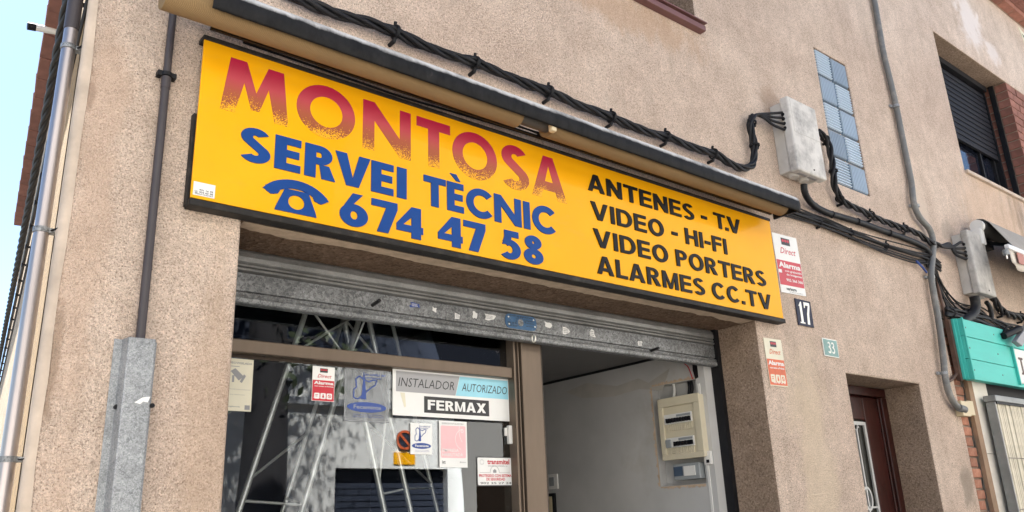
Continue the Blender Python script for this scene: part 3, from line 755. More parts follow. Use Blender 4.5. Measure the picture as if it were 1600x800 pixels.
sc = [(648, 477, .050, .022, BLUEPR, 'small blue printed sticker scrap, leftmost on the shutter rail', 1),
      (679, 484, .025, .024, WHITEP, 'tiny white torn sticker right of the blue scrap on the shutter rail', 0),
      (715, 494, .035, .028, WHITEP, 'small white printed sticker scrap mid way between blue scrap and torn pair', 1),
      (742, 493, .030, .038, WHITEP, 'crescent shaped white torn sticker left of the blue plate', 0),
      (765, 496, .070, .030, WHITEP, 'long torn white sticker scrap just left of the blue installer plate', 1),
      (856, 508, .055, .034, WHITEP, 'torn white sticker scrap just right of the blue installer plate', 0),
      (884, 517, .052, .040, WHITEP, 'torn white printed label, second to the right of the blue plate', 1),
      (925, 521, .045, .046, WHITEP, 'torn white and green label between bolt and installer plate', 1),
      (1000, 537, .036, .030, WHITEP, 'small square white label scrap near the right bolt of the shutter', 1)]
for px, py, w, h, m, lab, tx in sc:
    p = spx(px, py); o = scrap(p.x, p.z, w, h, m, lab)
    if tx:
        random.seed(px); q = G()
        for k in range(3):
            xx = p.x - w * .3
            while xx < p.x + w * .22:
                ww = random.uniform(.002, .005); q.box(xx, xx + ww, .2700, .2704, p.z + h * (.16 - .2 * k), p.z + h * (.16 - .2 * k) + h * .1); xx += ww + .002
        q.build('print', WHITEP if m is BLUEPR else GREYP, o)
random.seed(11)
# ---------------------------------------------------------------- the yellow sign
SG = thing('shop_sign', 'long yellow shop sign reading MONTOSA SERVEI TÈCNIC above the entrance', 'sign', (2.36, -.05, 2.6))
X0, X1, Z0, Z1 = .743, 3.988, 2.623, 3.199
G().box(X0, X1, -.052, -.045, Z0, Z1).build('panel', YELLOW, SG)
G().box(X0 + .02, X1 - .05, -.0445, -.008, Z0 + .01, Z1 - .01).build('case', FRAME, SG)
g = G(); g.box(X0 - .004, X1 + .006, -.056, -.003, Z1 + .001, Z1 + .018); g.build('top_frame', FRAME, SG, bevel=.003)
g = G(); g.box(X0 - .003, X1 + .010, -.058, -.003, Z0 - .027, Z0 - .003); g.build('bottom_frame', FRAME, SG, bevel=.004)
G().box(X0 - .006, X0 + .01, -.030, -.003, Z0 - .02, 2.93).build('side_strip', FRAME, SG, bevel=.002)
YF = -.0522
letters('MONTOSA', 0, 1, 2.958, 3.163, YF, .001, CRIMSON, SG, t=.235, fut=True,
        spots=[(.812, 1.054), (1.082, 1.316), (1.349, 1.561), (1.588, 1.750), (1.760, 1.990), (2.012, 2.166), (2.180, 2.386)])
letters('SERVEI', .886, 1.541, 2.791, 2.917, YF, .004, BLUEV, SG, t=.25, fut=True, gap=.09)
letters('TÈCNIC', 1.619, 2.303, 2.789, 2.914, YF, .004, BLUEV, SG, t=.245, fut=True, gap=.09)
letters('674', 1.262, 1.615, 2.638, 2.764, YF, .004, BLUEV, SG, t=.245, gap=.10)
letters('47', 1.684, 1.916, 2.638, 2.763, YF, .004, BLUEV, SG, t=.245, gap=.09)
letters('58', 1.993, 2.224, 2.637, 2.762, YF, .004, BLUEV, SG, t=.245, gap=.09)
ph = []
for i in range(16):
    pass
g = G()
cx, zc = 1.097, 2.70
arc = lambda r, a: (cx + r * 1.38 * math.cos(R(a)), 2.662 + r * math.sin(R(a)))
for i in range(16):
    a, b = 28 + i * 124 / 16, 28 + (i + 1) * 124 / 16
    g.prism([arc(.100, a), arc(.100, b), arc(.068, b), arc(.068, a)], YF - .004, YF)
g.prism([(.984, 2.722), (.986, 2.703), (1.004, 2.693), (1.030, 2.700), (1.036, 2.712), (.998, 2.722)], YF - .00405, YF)
g.prism([(1.210, 2.722), (1.208, 2.703), (1.190, 2.693), (1.164, 2.700), (1.158, 2.712), (1.196, 2.722)], YF - .00405, YF)
bt = []; n = 28
outl = lambda a: None
def body(a):
    """outer outline of the telephone body at angle a"""
    c, s_ = math.cos(a), math.sin(a)
    # trapezoid: top half width .034 at z 2.722, bottom .070 at z 2.640
    t = 1e9; cz = 2.679
    for nx, nz_, d in ((0, 1, 2.724 - cz), (0, -1, cz - 2.640), (.92, .39, .0575), (-.92, .39, .0575)):
        q = c * nx + s_ * nz_
        if q > 1e-6: t = min(t, d / q)
    return (cx + c * t, cz + s_ * t)
for i in range(40):
    a, b = 2 * math.pi * i / 40, 2 * math.pi * (i + 1) / 40
    g.prism([body(a), body(b), (cx + .030 * math.cos(b), 2.680 + .026 * math.sin(b)), (cx + .030 * math.cos(a), 2.680 + .026 * math.sin(a))], YF - .0041, YF)
g.build('telephone_symbol', BLUEV, SG)
for t_, a, b, z in (('ANTENES - T.V', 2.524, 3.688, 3.058), ('VIDEO - HI-FI', 2.533, 3.540, 2.918), ('VIDEO PORTERS', 2.537, 3.860, 2.785), ('ALARMES CC.TV', 2.545, 3.884, 2.656)):
    letters(t_, a, b, z, z + .0865, YF, .006, BLACKV, SG, t=.19, gap=.13, space=.46)
ms = prep(G().box(.749, .818, -.0535, -.0523, 2.633, 2.679).build('small_label', WHITEP), 'small white installer label at the lower left corner of the yellow sign', 'label')
tt = [text('☎', .753, .764, 2.640, 2.650, -.0536, BLACKPR, ms), text('931 16 70', .768, .812, 2.650, 2.656, -.0536, BLACKPR, ms, bold=.03), text('933 63 38', .768, .812, 2.642, 2.648, -.0536, BLACKPR, ms, bold=.03), text('VISITA NUESTRA', .755, .813, 2.636, 2.640, -.0536, BLACKPR, ms, bold=.02)]
join_print(tt, 'lettering')
# ---------------------------------------------------------------- awning above the sign
A = thing('shop_awning', 'rolled beige awning under a worn dark metal hood above the yellow sign', 'awning', (2.3, 0, 3.2))
yc, zc = -.20, 3.222; rr = .054
def roll(x0, x1, r, mat, name, capm=None):
    g = G(); n = 40; k = 26; L = x1 - x0; m = max(2, int(L / .05))
    for i in range(m + 1):
        x = x0 + L * i / m
        for j in range(k):
            a = 2 * math.pi * j / k; q = r * (1 + .012 * noise.noise(Vector((x * 2.5, math.cos(a) * 2, math.sin(a) * 2))))
            g.v.append((x, yc + q * math.cos(a), zc + q * math.sin(a)))
    for i in range(m):
        for j in range(k): g.f.append((i * k + j, i * k + (j + 1) % k, (i + 1) * k + (j + 1) % k, (i + 1) * k + j))
    g.f.append(tuple(reversed(range(k)))); g.f.append(tuple(m * k + j for j in range(k)))
    return g.build(name, mat, A, smooth='auto')
roll(.563, 1.99, rr, CANVAS, 'rolled_canvas'); roll(2.155, 3.885, rr, CANVAS, 'rolled_canvas')
roll(1.97, 2.17, .034, M('dull_roller_tube', (.07, .065, .06), .6), 'roller_tube')
G().box(2.128, 2.156, -.262, -.235, 3.166, 3.20).build('tube_clip', CREAMPL, A, bevel=.006)
hp = [(-.262, 3.186), (-.268, 3.192), (-.271, 3.215), (-.270, 3.240), (-.264, 3.258), (-.252, 3.272), (-.235, 3.281), (-.21, 3.286), (-.10, 3.292), (-.03, 3.296)]
g = G(); m = 160; xa, xb = .695, 3.962
for i in range(m + 1):
    x = xa + (xb - xa) * i / m
    for j, (y, z) in enumerate(hp):
        dz = .0030 * noise.noise(Vector((x * 2.2, z * 6, 2))) + .0015 * noise.noise(Vector((x * 9, z * 9, 5)))
        if j < 2: dz += .002 * noise.noise(Vector((x * 25, 1, 1)))
        g.v.append((x, y + dz * .8, z + dz))
k = len(hp)
for i in range(m):
    for j in range(k - 1): g.f.append((i * k + j, (i + 1) * k + j, (i + 1) * k + j + 1, i * k + j + 1))
o = g.build('hood', HOOD, A, smooth='auto'); s_ = o.modifiers.new('solid', 'SOLIDIFY'); s_.thickness = .004; s_.offset = 1
G().prism([(-.258, 3.19), (-.266, 3.215), (-.262, 3.25), (-.235, 3.277), (-.10, 3.287), (-.10, 3.19)], 3.955, 3.966, swap=lambda a, b, c: (b, a, c)).build('end_cap', DARK, A)
G().prism([(-.258, 3.24), (-.262, 3.25), (-.235, 3.277), (-.10, 3.287), (-.10, 3.24)], .692, .697, swap=lambda a, b, c: (b, a, c)).build('end_cap', DARK, A)
G().box(.744, 3.93, -.110, -.098, 3.211, 3.220).build('rear_rail', DARK, A)
for x in (1.2, 2.28, 3.6): G().box(x - .02, x + .02, -.20, 0.0, 3.275, 3.285).build('bracket', DARK, A)
# ---------------------------------------------------------------- side downpipe
DP = thing('downpipe', 'shiny stainless steel downpipe running up the building corner', 'pipe', (.365, .07, .1))
G().tube([(.363, .06, -.05), (.363, .06, 3.15)], .0205, 20).build('pipe', STAINLESS, DP, smooth='auto')
G().tube([(.363, .06, 3.15), (.363, .06, 6.2)], .0225, 20).build('upper_pipe', BROWNPIPE, DP, smooth='auto', label='matt black upper length of the pipe')
def pipe_clamp(z):
    g = G().tube([(.363, .06, z - .008), (.363, .06, z + .008)], .0235, 20); g.box(.378, .40, .045, .07, z - .007, z + .007)
    o = g.build('pipe_clamp', GALV, DP, smooth='auto')
    G().tube([(.384, .05, z), (.400, .01, z)], .003, 6).build('screw', DARK, o)
for z in (3.085, 2.47, 1.815): pipe_clamp(z)
C1 = thing('wall_conduit', 'thin dark brown conduit pipe rising left of the yellow sign', 'pipe', (.762, -.03, 2.1))
G().tube([(.644, -.026, 2.0), (.641, -.026, 2.99)], .0135, 14).build('pipe', BROWNPIPE, C1, smooth='auto')
G().tube([(.641, -.026, 2.99), (.641, -.026, 5.6)], .0125, 14).build('pipe', BROWNPIPE, C1, smooth='auto')
G().tube([(.641, -.026, 2.99), (.641, -.026, 3.03)], .0155, 14).build('coupling', BROWNPIPE, C1, smooth='auto')
g = G(); z = 3.04; g.tube([(.641, -.026, z - .007), (.641, -.026, z + .007)], .0185, 14); g.box(.612, .626, -.034, -.006, z - .009, z + .009); g.box(.656, .671, -.034, -.006, z - .009, z + .009); g.build('pipe_clamp', DARK, C1, bevel=.001)
MC = thing('cable_cover', 'galvanised steel channel covering the cables at the foot of the dark conduit', 'cover', (.64, -.03, 1.0))
mp = [(.578, -.004), (.600, -.004), (.607, -.046), (.609, -.048), (.681, -.048), (.683, -.046), (.684, -.008), (.697, -.008), (.697, -.005), (.68, -.002), (.6, 0)]
g = G(); g.prism(mp, .3, 2.157, swap=lambda a, b, c: (a, c, b)); g.build('channel', GALV2, MC, bevel=.001)
for px, py in ((181, 636), (237, 634)):
    p = at(px, py, -.01); G().tube([p, p + Vector((0, -.008, 0))], .007, 10).build('screw', DARK, MC)
p = at(222, 626, -.05); prep(G().prism([(p.x - .02, p.z - .006), (p.x + .0, p.z + .009), (p.x + .022, p.z + .013), (p.x + .016, p.z - .004), (p.x + .003, p.z - .002), (p.x - .004, p.z - .01)], -.0498, -.0485).build('paint_scrap', WHITEP), 'white torn paper scrap stuck on the galvanised cable cover', 'scrap')
# ---------------------------------------------------------------- cables of the side street
SCB = thing('street_cable_bundle', 'thick twisted black cable running along the side wall far left', 'cable', (.4, .6, 3.5))
for g in twisted([(sx(y, .055), y, 3.52 + .012 * math.sin(y * 1.3)) for y in (-.3, .0, .5, 1, 1.6, 2.4, 3.4, 4.6, 6, 8, 11, 15, 20)], 4, .011, .0105, .6, .03, 6): g.build('strand', CABLE2, SCB, smooth=True)
CN = thing('street_conduit', 'straight grey conduit below the twisted cable on the side wall', 'conduit', (.4, .6, 3.44))
G().tube([(sx(y, .022), y, 3.435) for y in (-.02, 2, 5, 10, 20)], .011, 8).build('pipe', DARK, CN, smooth=True)
h0 = None; y = .3
while y < 9:
    if h0 is None:
        h0 = G().box(-.03, .01, -.006, .006, -.006, .006).box(-.034, -.026, -.01, .01, -.014, .014).build('hook', DARK, None, loc=(sx(y, -.0), y, 3.405)); attach(h0, CN)
    else: share(h0, (sx(y, .0), y, 3.405), CN)
    y += .42
for k, z in enumerate((3.34, 3.28)):
    prep(G().tube([(sx(y, .006), y, z + .01 * math.sin(y)) for y in (.05, 1.5, 3, 5, 9, 16)], .005, 6).build('thin_cable', CABLE2), ('upper' if k == 0 else 'lower') + ' thin dark cable along the cream side wall', 'cable')
WP = thing('spout_pipe', 'short white pipe with black end sticking out from the tiled eave against the sky', 'pipe', (.70, 3.3, 5.0))
p0 = Vector((.72, 3.25, 5.0)); dirn = Vector((-.164, 0, -.022)).normalized()
G().tube([p0, p0 + dirn * .135], .024, 14).build('tube', WHITEPL, WP, smooth='auto')
G().tube([p0 + dirn * .130, p0 + dirn * .18], .026, 14).build('black_end', DARK, WP, smooth='auto')
FH = thing('far_house', 'small grey house far down the side street behind the cables', 'house', (2.2, 24, 0))
G().box(.8, 2.9, 24, 30, 0, 4.6).build('wall', GREYFAR, FH); G().box(.7, 3.0, 23.9, 30, 4.6, 4.75).build('roof', TILE, FH)
G().box(1.0, 1.5, 23.97, 24.0, 2.6, 3.6).build('window', DARK, FH)
# ---------------------------------------------------------------- cable runs on the facade
def path(pts, y): return [at(a, b, y) for a, b in pts]
cb = thing('twisted_cable', 'thick twisted black cable bundle above the awning hood looping up to the electrical box', 'cable', at(900, 163, -.04))
main = [(440, -14), (470, 0), (520, 20), (575, 36), (617, 50), (660, 70), (700, 85), (742, 98), (800, 122), (857, 143), (905, 165), (955, 183), (1000, 203), (1045, 215), (1085, 232), (1115, 240), (1140, 255), (1160, 263), (1175, 257), (1179, 238), (1176, 215), (1172, 195), (1176, 181)]
for g in twisted(path(main, -.042), 4, .0130, .0100, .42, .012, 8, .5): g.build('strand', BLACKP, cb, smooth=True)
for i, (a, b) in enumerate(((1221, 176), (1222, 184), (1223, 193), (1224, 202))):
    G().tube(smoothpath([at(1174 + i, 190 - i, -.045 + i * .006), at(1180, 180, -.045 + i * .006), at(1193, 178 + i * 2, -.055), at(1208, 177 + i * 6, -.075), at(a, b, -.088), at(a + 5, b, -.088)]), .0085, 8).build('strand', BLACKP, cb, smooth=True)
def clip(px, py, par, r=.028, y=-.042, ang=0.0):
    p = at(px, py, y); c, s_ = math.cos(ang), math.sin(ang)
    ax = Vector((c, 0, s_)); pr_ = Vector((-s_, 0, c))
    g = G(); g.tube([p + pr_ * (r * math.cos(t)) + Vector((0, 1, 0)) * (r * math.sin(t)) for t in [2 * math.pi * i / 16 for i in range(16)]], .0042, 6, closed=True)
    g.tube([p + pr_ * (r * math.cos(t)) + Vector((0, 1, 0)) * (r * math.sin(t)) + ax * .007 for t in [2 * math.pi * i / 16 for i in range(16)]], .0042, 6, closed=True)
    g.tube([p + pr_ * (r + .003), p + pr_ * (r + .018) + Vector((0, -.004, 0))], .007, 8)
    g.tube([p - pr_ * r, p - pr_ * (r + .012) + Vector((0, .005, 0)), p - pr_ * (r + .014) + Vector((0, .045, 0))], .009, 8)
    return g.build('cable_clip', DARK, par, smooth='auto')
for a, b in ((617, 50), (742, 98), (857, 143), (955, 183), (1040, 213), (1114, 240)): clip(a, b, cb, ang=-.02)
clip(1179, 228, cb, ang=R(90)); clip(1175, 192, cb, ang=R(80), r=.024)
c2 = thing('black_cable_run', 'black cable bundle dropping from the electrical box past the glass blocks to the right', 'cable', at(1363, 335, -.04))
run2 = [(1278, 205), (1287, 213), (1294, 226), (1299, 245), (1301, 262), (1303, 280), (1308, 300), (1318, 316), (1340, 326), (1368, 340), (1400, 353), (1430, 363), (1452, 378), (1468, 384)]
for g in twisted(path(run2, -.045), 3, .013, .0105, .34, .012, 8, .35): g.build('strand', BLACKP, c2, smooth=True)
for a, b, an in ((1289, 217, 1.2), (1302, 268, 1.5), (1312, 311, .8), (1360, 336, 0), (1413, 357, 0)): clip(a, b, c2, r=.027, ang=an)
for i, (a, b) in enumerate(((1500, 379), (1503, 388), (1505, 396), (1507, 404))):
    G().tube(smoothpath([at(1462, 382 + i, -.04), at(1474, 386 - i, -.05), at(1484, 387 - i * 2, -.06), at(1492, 384 + i * 4, -.07), at(a, b, -.085), at(a + 3, b, -.085)]), .011, 8).build('strand', BLACKP, c2, smooth=True)
c3 = thing('corrugated_hose', 'thick black hose curving from the bottom of the electrical box', 'hose', at(1340, 346, -.04))
corrugated([at(1256, 288, -.075), at(1257, 298, -.07), at(1262, 310, -.06), at(1273, 322, -.04), at(1292, 332, -.035), at(1315, 339, -.03), at(1345, 348, -.03), at(1378, 360, -.03), at(1410, 371, -.03), at(1440, 384, -.03), at(1452, 396, -.03), at(1456, 412, -.03)], .020, .012, .05).build('hose', BLACKP, c3, smooth=True)
for a, b in ((1273, 322), (1300, 335), (1340, 346), (1390, 364)):
    p = at(a, b, -.035); G().tube([p + Vector((-.006, 0, 0)), p + Vector((.006, 0, -.001))], .0235, 12).build('tape_band', DARK, c3)
c4 = thing('loose_cable_bundle', 'bundle of thin black cables sagging from the awning end towards the grey conduit', 'cable', at(1340, 370, -.02))
random.seed(5)
for k in range(10):
    o_ = [(1190, 318), (1235, 334), (1285, 350), (1335, 369), (1385, 387), (1430, 402), (1452, 408), (1470, 420)]
    amp = random.uniform(-7, 8); q = []
    for i, (a, b) in enumerate(o_):
        q.append(at(a, b + amp * (1 + .5 * math.sin(i * 1.3 + k)) + random.uniform(-1, 1) - (k < 2) * 5, -.02 - .006 * (k % 3)))
    G().tube(smoothpath(q), random.choice((.005, .0065, .008)), 6).build('strand', CABLE2, c4, smooth=True)
for a, b in ((1280, 348), (1330, 364), (1385, 384)): clip(a, b, c4, r=.016, y=-.025)
for i, pts in enumerate([[(500, 92), (600, 122), (700, 158), (800, 193), (870, 219), (960, 245), (1050, 275), (1190, 320)],
                         [(640, 145), (700, 163), (780, 189), (840, 207), (900, 228), (1000, 262), (1100, 293), (1190, 318)],
                         [(380, 66), (480, 100), (560, 128), (640, 155), (760, 190), (900, 234), (1010, 268), (1150, 306)]]):
    prep(G().tube(smoothpath(path(pts, -.025 - .01 * i)), .005, 6).build('thin_cable', CABLE2), ('topmost', 'middle', 'lowest')[i] + ' of three thin black cables between sign top and awning', 'cable')
c5 = thing('hanging_wires', 'loose thin black wires fanning down beside the brown pipe', 'wires', at(1480, 440, -.02))
random.seed(9)
for k in range(8):
    q = [(1452 + k, 402 + k), (1462 + k * 1.5, 430 + k * 2), (1474 + k * 3, 462 + k * 1.2), (1492 + k * 3.5, 486 - k * .8), (1512 + k * 3, 490 - k), (1535 + k * 2, 494)]
    q = [(a + random.uniform(-3, 3), b + random.uniform(-3, 3)) for a, b in q]
    G().tube(smoothpath(path(q, -.015 - .005 * (k % 4))), random.choice((.0035, .005, .0065)), 6).build('strand', CABLE2, c5, smooth=True)
for k in range(5):
    q = [(1448, 404 + k * 3), (1458 + k, 418 + k * 3), (1466 + k * 2, 440 + k * 5), (1476 + k, 468 + k * 3), (1496, 486 + k)]
    G().tube(smoothpath(path(q, -.03)), .005, 6).build('strand', CABLE2, c5, smooth=True)
G().tube(path([(1432, 408), (1442, 418), (1448, 426)], -.04), .008, 8).build('blue_sleeve', BLUEPR, c5, smooth=True)
c6 = thing('cable_tangle', 'tangle of black cables above the turquoise board under the second electrical box', 'cable', at(1560, 500, -.04))
random.seed(3)
for k in range(9):
    q = [(1478, 482 + k * 1.2), (1500, 486 + k), (1524, 486 + k * 2), (1545, 494 + k * 2), (1566, 503 + k * 2.2), (1590, 512 + k * 2.5), (1615, 520 + k * 2.8)]
    q = [(a, b + random.uniform(-3.5, 3.5)) for a, b in q]
    G().tube(smoothpath(path(q, -.03 - .008 * (k % 4))), random.choice((.006, .008, .011)), 6).build('strand', BLACKP, c6, smooth=True)
for g in twisted(path([(1552, 466), (1558, 476), (1565, 486), (1576, 491), (1595, 495), (1620, 502)], -.05), 3, .017, .014, .35, .015, 7, .4): g.build('strand', BLACKP, c6, smooth=True)
corrugated(path([(1541, 472), (1546, 479), (1549, 490), (1549, 500)], -.05), .017, .012, .06).build('hose', BLACKP, c6, smooth=True)
for a, b in ((1565, 486), (1596, 495), (1486, 489)): clip(a, b, c6, r=.03, y=-.05)
c7 = thing('thick_black_pipe', 'fat black tube leaving the bottom of the second electrical box', 'pipe', at(1523, 480, -.06))
G().tube(smoothpath([at(1522, 463, -.075), at(1524, 472, -.07), at(1524, 482, -.065), at(1519, 492, -.06), at(1508, 500, -.055), at(1500, 506, -.05)]), .036, 14).build('tube', BLACKP, c7, smooth=True)
c8 = thing('grey_corrugated_conduit', 'long grey corrugated conduit snaking down the wall to the cream junction box', 'conduit', at(1440, 340, -.04))
gp = [(1358, -40), (1366, 0), (1373, 40), (1381, 85), (1392, 130), (1401, 170), (1408, 205), (1416, 245), (1424, 285), (1428, 318), (1437, 340), (1452, 358), (1458, 378), (1457, 404), (1455, 430), (1460, 465), (1468, 510), (1474, 560), (1477, 590), (1483, 614), (1491, 630), (1500, 638), (1507, 640)]
pw = [at(a, b, -.04 if b > 300 else -.03) for a, b in gp]
corrugated(pw, .0215, .013, .07).build('tube', GREYPIPE, c8, smooth='auto')
for a, b in ((1400, 166), (1431, 322), (1455, 433), (1475, 583)):
    p = at(a, b, -.036); g = G().tube([p + Vector((0, 0, -.010)), p + Vector((0, 0, .010))], .026, 14); g.box(p.x - .05, p.x - .02, -.02, -.006, p.z - .01, p.z + .01); g.build('saddle_clip', GALV2, c8)
c9 = thing('rusty_pipe', 'thin brown rusty pipe curving beside the grey corrugated conduit', 'pipe', at(1475, 480, -.02))
G().tube(smoothpath(path([(1459, 404), (1461, 425), (1466, 448), (1472, 475), (1479, 505), (1485, 530), (1491, 552), (1496, 570), (1495, 582), (1488, 592), (1482, 596)], -.02)), .011, 10).build('pipe', RUSTPIPE, c9, smooth=True)
# ---------------------------------------------------------------- electrical boxes
def ebox(x0, x1, z0, z1, yf, lab, mat, holes_=4):
    t = thing('electrical_box', lab, 'electrical box', ((x0 + x1) / 2, 0, z0), 'grey electrical boxes on the facade')
    G().box(x0 + .012, x1 - .012, yf * .55, 0, z0 + .012, z1 - .02).build('body', BOXSIDE, t, bevel=.006)
    g = G().box(x0, x1, yf, yf * .56, z0 - .002, z1); g.build('cover', mat, t, bevel=.012)
    zr = z0 + (z1 - z0) * .52
    g = G(); g.box(x0 + .022, x1 - .008, yf - .0012, yf + .002, zr - .0015, zr + .0015).box(x0 + .022, x0 + .025, yf - .0012, yf + .002, zr, z1 - .02); g.build('seam', BOXSIDE, t)
    G().tube([(x0 + (x1 - x0) * .55, yf + .002, z0 + .035), (x0 + (x1 - x0) * .55, yf - .003, z0 + .035)], .006, 8).build('screw', DARK, t)
    for k, xx in enumerate((x0 + .08, x0 + .19)):
        G().tube([(xx, yf * .38, z0 + .013), (xx, yf * .38, z0 - .008)], [.040, .028], 18).build('cable_gland', BOXSIDE, t, smooth='auto')
        G().box(xx - .03, xx + .06, yf * .80, yf * .66, z0 - .004, z0 - .0022).build('slot', GREYP, t)
    for k in range(holes_):
        z = z1 - .115 - .031 * k; G().tube([(x0 - .002, yf * .66, z), (x0 + .004, yf * .66, z)], .012, 10).build('cable_hole', DARK, t)
    return t
ebox(4.243, 4.563, 3.562, 4.062, -.14, 'pale grey electrical box left of the glass blocks, with stained lid', BOXPL)
ebox(6.57, 6.868, 3.127, 3.637, -.133, 'weathered grey electrical box above the turquoise sign at the right', BOXPL2)
# ---------------------------------------------------------------- plates and stickers on the wall
def skew(cx, cz, ang, dy=0):
    c, s_ = math.cos(ang), math.sin(ang)
    return lambda x, y, z: (cx + (x - cx) * c - (z - cz) * s_, y + dy, cz + (x - cx) * s_ + (z - cz) * c)
def quadplate(name, x0, x1, z0, z1, y, th, mat, parent, fr=None):
    g = G().box(x0, x1, y - th, y, z0, z1)
    if fr: g.v = [fr(*v) for v in g.v]
    return g.build(name, mat, parent)
def alarm_sticker(name, x0, x1, z0, z1, y, lab, red, paper, foot, ang, pictos, rows, split=.55, body='Alarma'):
    fr = skew((x0 + x1) / 2, (z0 + z1) / 2, ang); h = z1 - z0; w = x1 - x0
    t = thing(name, lab, 'sticker', ((x0 + x1) / 2, y, z0))
    quadplate('backing', x0, x1, z0, z1, y, .002, paper, t, fr)
    zs_ = z0 + h * split; zf = z0 + h * foot
    quadplate('colour_panel', x0 + w * .015, x1 - w * .015, zf, zs_, y - .0021, .0003, red, t, fr)
    quadplate('logo_block', x0 + w * .33, x0 + w * .68, z1 - h * .175, z1 - h * .055, y - .0021, .0003, BLACKPR, t, fr)
    g = G()
    for k in range(3):
        q = ellipse(x0 + w * (.40 + .105 * k), z1 - h * .10, w * .048, h * .026, 14); g.prism(q, y - .0028, y - .0025)
    g.v = [fr(*v) for v in g.v]; g.build('logo_dots', REDP, t)
    text('Direct', x0 + w * .22, x0 + w * .86, z1 - h * .33, z1 - h * .225, y - .0022, red, t, 'lettering', shear=.35, bold=.01, frame=fr)
    L = [text(body, x0 + w * .07, x1 - w * .05, zs_ - h * .125, zs_ - h * .03, y - .0026, WHITEP, t, bold=.035, frame=fr)]
    for k, (tx, a, b, zz, hh) in enumerate(rows):
        L.append(text(tx, x0 + w * a, x0 + w * b, zs_ - h * zz, zs_ - h * (zz - hh), y - .0026, WHITEP, t, bold=.025, frame=fr))
    join_print(L, 'lettering')
    if pictos:
        for k in range(3):
            a = x0 + w * (.10 + .28 * k); g = G().prism(rrect(a, a + w * .24, zf + h * .055, zf + h * .22, w * .04), y - .0028, y - .0025); g.v = [fr(*v) for v in g.v]; pp = g.build('pictogram', paper, t)
            g = G(); zc_ = zf + h * .14
            if k == 0: g.box(a + w * .05, a + w * .17, y - .0033, y - .003, zc_ + h * .02, zc_ + h * .035).box(a + w * .05, a + w * .15, y - .0033, y - .003, zc_ - h * .02, zc_ - h * .005)
            elif k == 1: g.prism(ellipse(a + w * .12, zc_ + h * .03, w * .03, h * .018, 10), y - .0033, y - .003).box(a + w * .08, a + w * .16, y - .0033, y - .003, zc_ - h * .05, zc_ + h * .01)
            else:
                for q in ring(a + w * .12, zc_, w * .075, h * .048, w * .02, h * .014, 0, 360, 16): g.prism(q, y - .0033, y - .003)
                g.prism([(a + w * .06, zc_ + h * .035), (a + w * .08, zc_ + h * .045), (a + w * .18, zc_ - h * .035), (a + w * .16, zc_ - h * .045)], y - .0034, y - .003)
            g.v = [fr(*v) for v in g.v]; g.build('pictogram_print', red, t)
    return t
t = alarm_sticker('alarm_sign', 4.075, 4.330, 2.805, 3.168, -.003, 'tall red and white alarm sign right of the yellow sign', REDP, WHITEP, .13, R(2.0), False,
                  [('con grabación', .28, .96, .20, .045), ('de imágenes', .32, .94, .26, .045), ('902 366 366', .28, .95, .35, .05)])
fr = skew(4.2, 2.986, R(2))
text('verisure', 4.13, 4.235, 2.822, 2.842, -.0052, BLACKPR, t, bold=.03, frame=fr)
text('BY SECURITAS DIRECT', 4.16, 4.30, 2.811, 2.817, -.0052, BLACKPR, t, frame=fr)
quadplate('print_patch', 4.083, 4.115, 2.925, 2.945, -.0055, .0003, WHITEP, t, fr)
n17 = thing('house_number', 'dark navy enamel plate with white number 17', 'number plate', (4.285, 0, 2.62))
quadplate('plate', 4.206, 4.365, 2.622, 2.780, -.004, .004, NAVYENAMEL, n17)
g = G(); f17 = lambda q: [(a, b) for a, b in q]
# old-style seriffed numerals
g.prism([(4.240, 2.735), (4.246, 2.741), (4.262, 2.760), (4.270, 2.760), (4.270, 2.650), (4.250, 2.650), (4.250, 2.735)], -.0092, -.0082)
g.prism([(4.238, 2.643), (4.282, 2.643), (4.282, 2.650), (4.238, 2.650)], -.0092, -.0082)
g.prism([(4.292, 2.745), (4.345, 2.745), (4.345, 2.762), (4.292, 2.762)], -.0092, -.0082)
g.prism([(4.292, 2.730), (4.298, 2.730), (4.302, 2.745), (4.292, 2.745)], -.0092, -.0082)
g.prism([(4.345, 2.745), (4.330, 2.745), (4.312, 2.700), (4.305, 2.643), (4.326, 2.643), (4.330, 2.695)], -.0093, -.0082)
g.v = [(4.285 + (x - 4.290) * 1.12, y, 2.701 + (z - 2.702) * 1.12) for x, y, z in g.v]
g.build('numeral', WHITEENAMEL, n17)
n33 = thing('house_number', 'small grey green ceramic tile with number 33', 'number plate', (4.512, 0, 2.46))
fr = skew(4.512, 2.516, R(-.5))
quadplate('plate', 4.432, 4.592, 2.462, 2.570, -.003, .005, WHITEENAMEL, n33, fr); quadplate('field', 4.437, 4.587, 2.467, 2.565, -.0083, .0006, GREENTILE, n33, fr)
letters('33', 4.478, 4.552, 2.483, 2.550, -.0091, .0008, WHITEENAMEL, n33, t=.15, gap=.12, name='numeral')
alarm_sticker('alarm_sticker', 3.842, 4.008, 2.248, 2.510, -.003, 'faded orange and cream alarm sticker on the pillar below the yellow sign', ORANGEP, OFFWP, .02, R(1.0), True,
              [('con aviso a Policía', .12, .93, .20, .04), ('902 23 42 22', .2, .9, .505, .025)], .56)
dm = thing('diamond_plate', 'small cream warning triangle plate under the brick eave', 'plate', at(1598, 55, 0))
p = at(1600, 58, 0); G().prism([(p.x - .13, p.z + .09), (p.x + .10, p.z + .02), (p.x + .06, p.z - .16), (p.x - .05, p.z - .10)], -.006, -.001).build('plate', OFFWP, dm)
G().prism([(p.x - .07, p.z + .02), (p.x + .03, p.z - .01), (p.x + .01, p.z - .09)], -.008, -.0065).build('print', BLACKPR, dm)
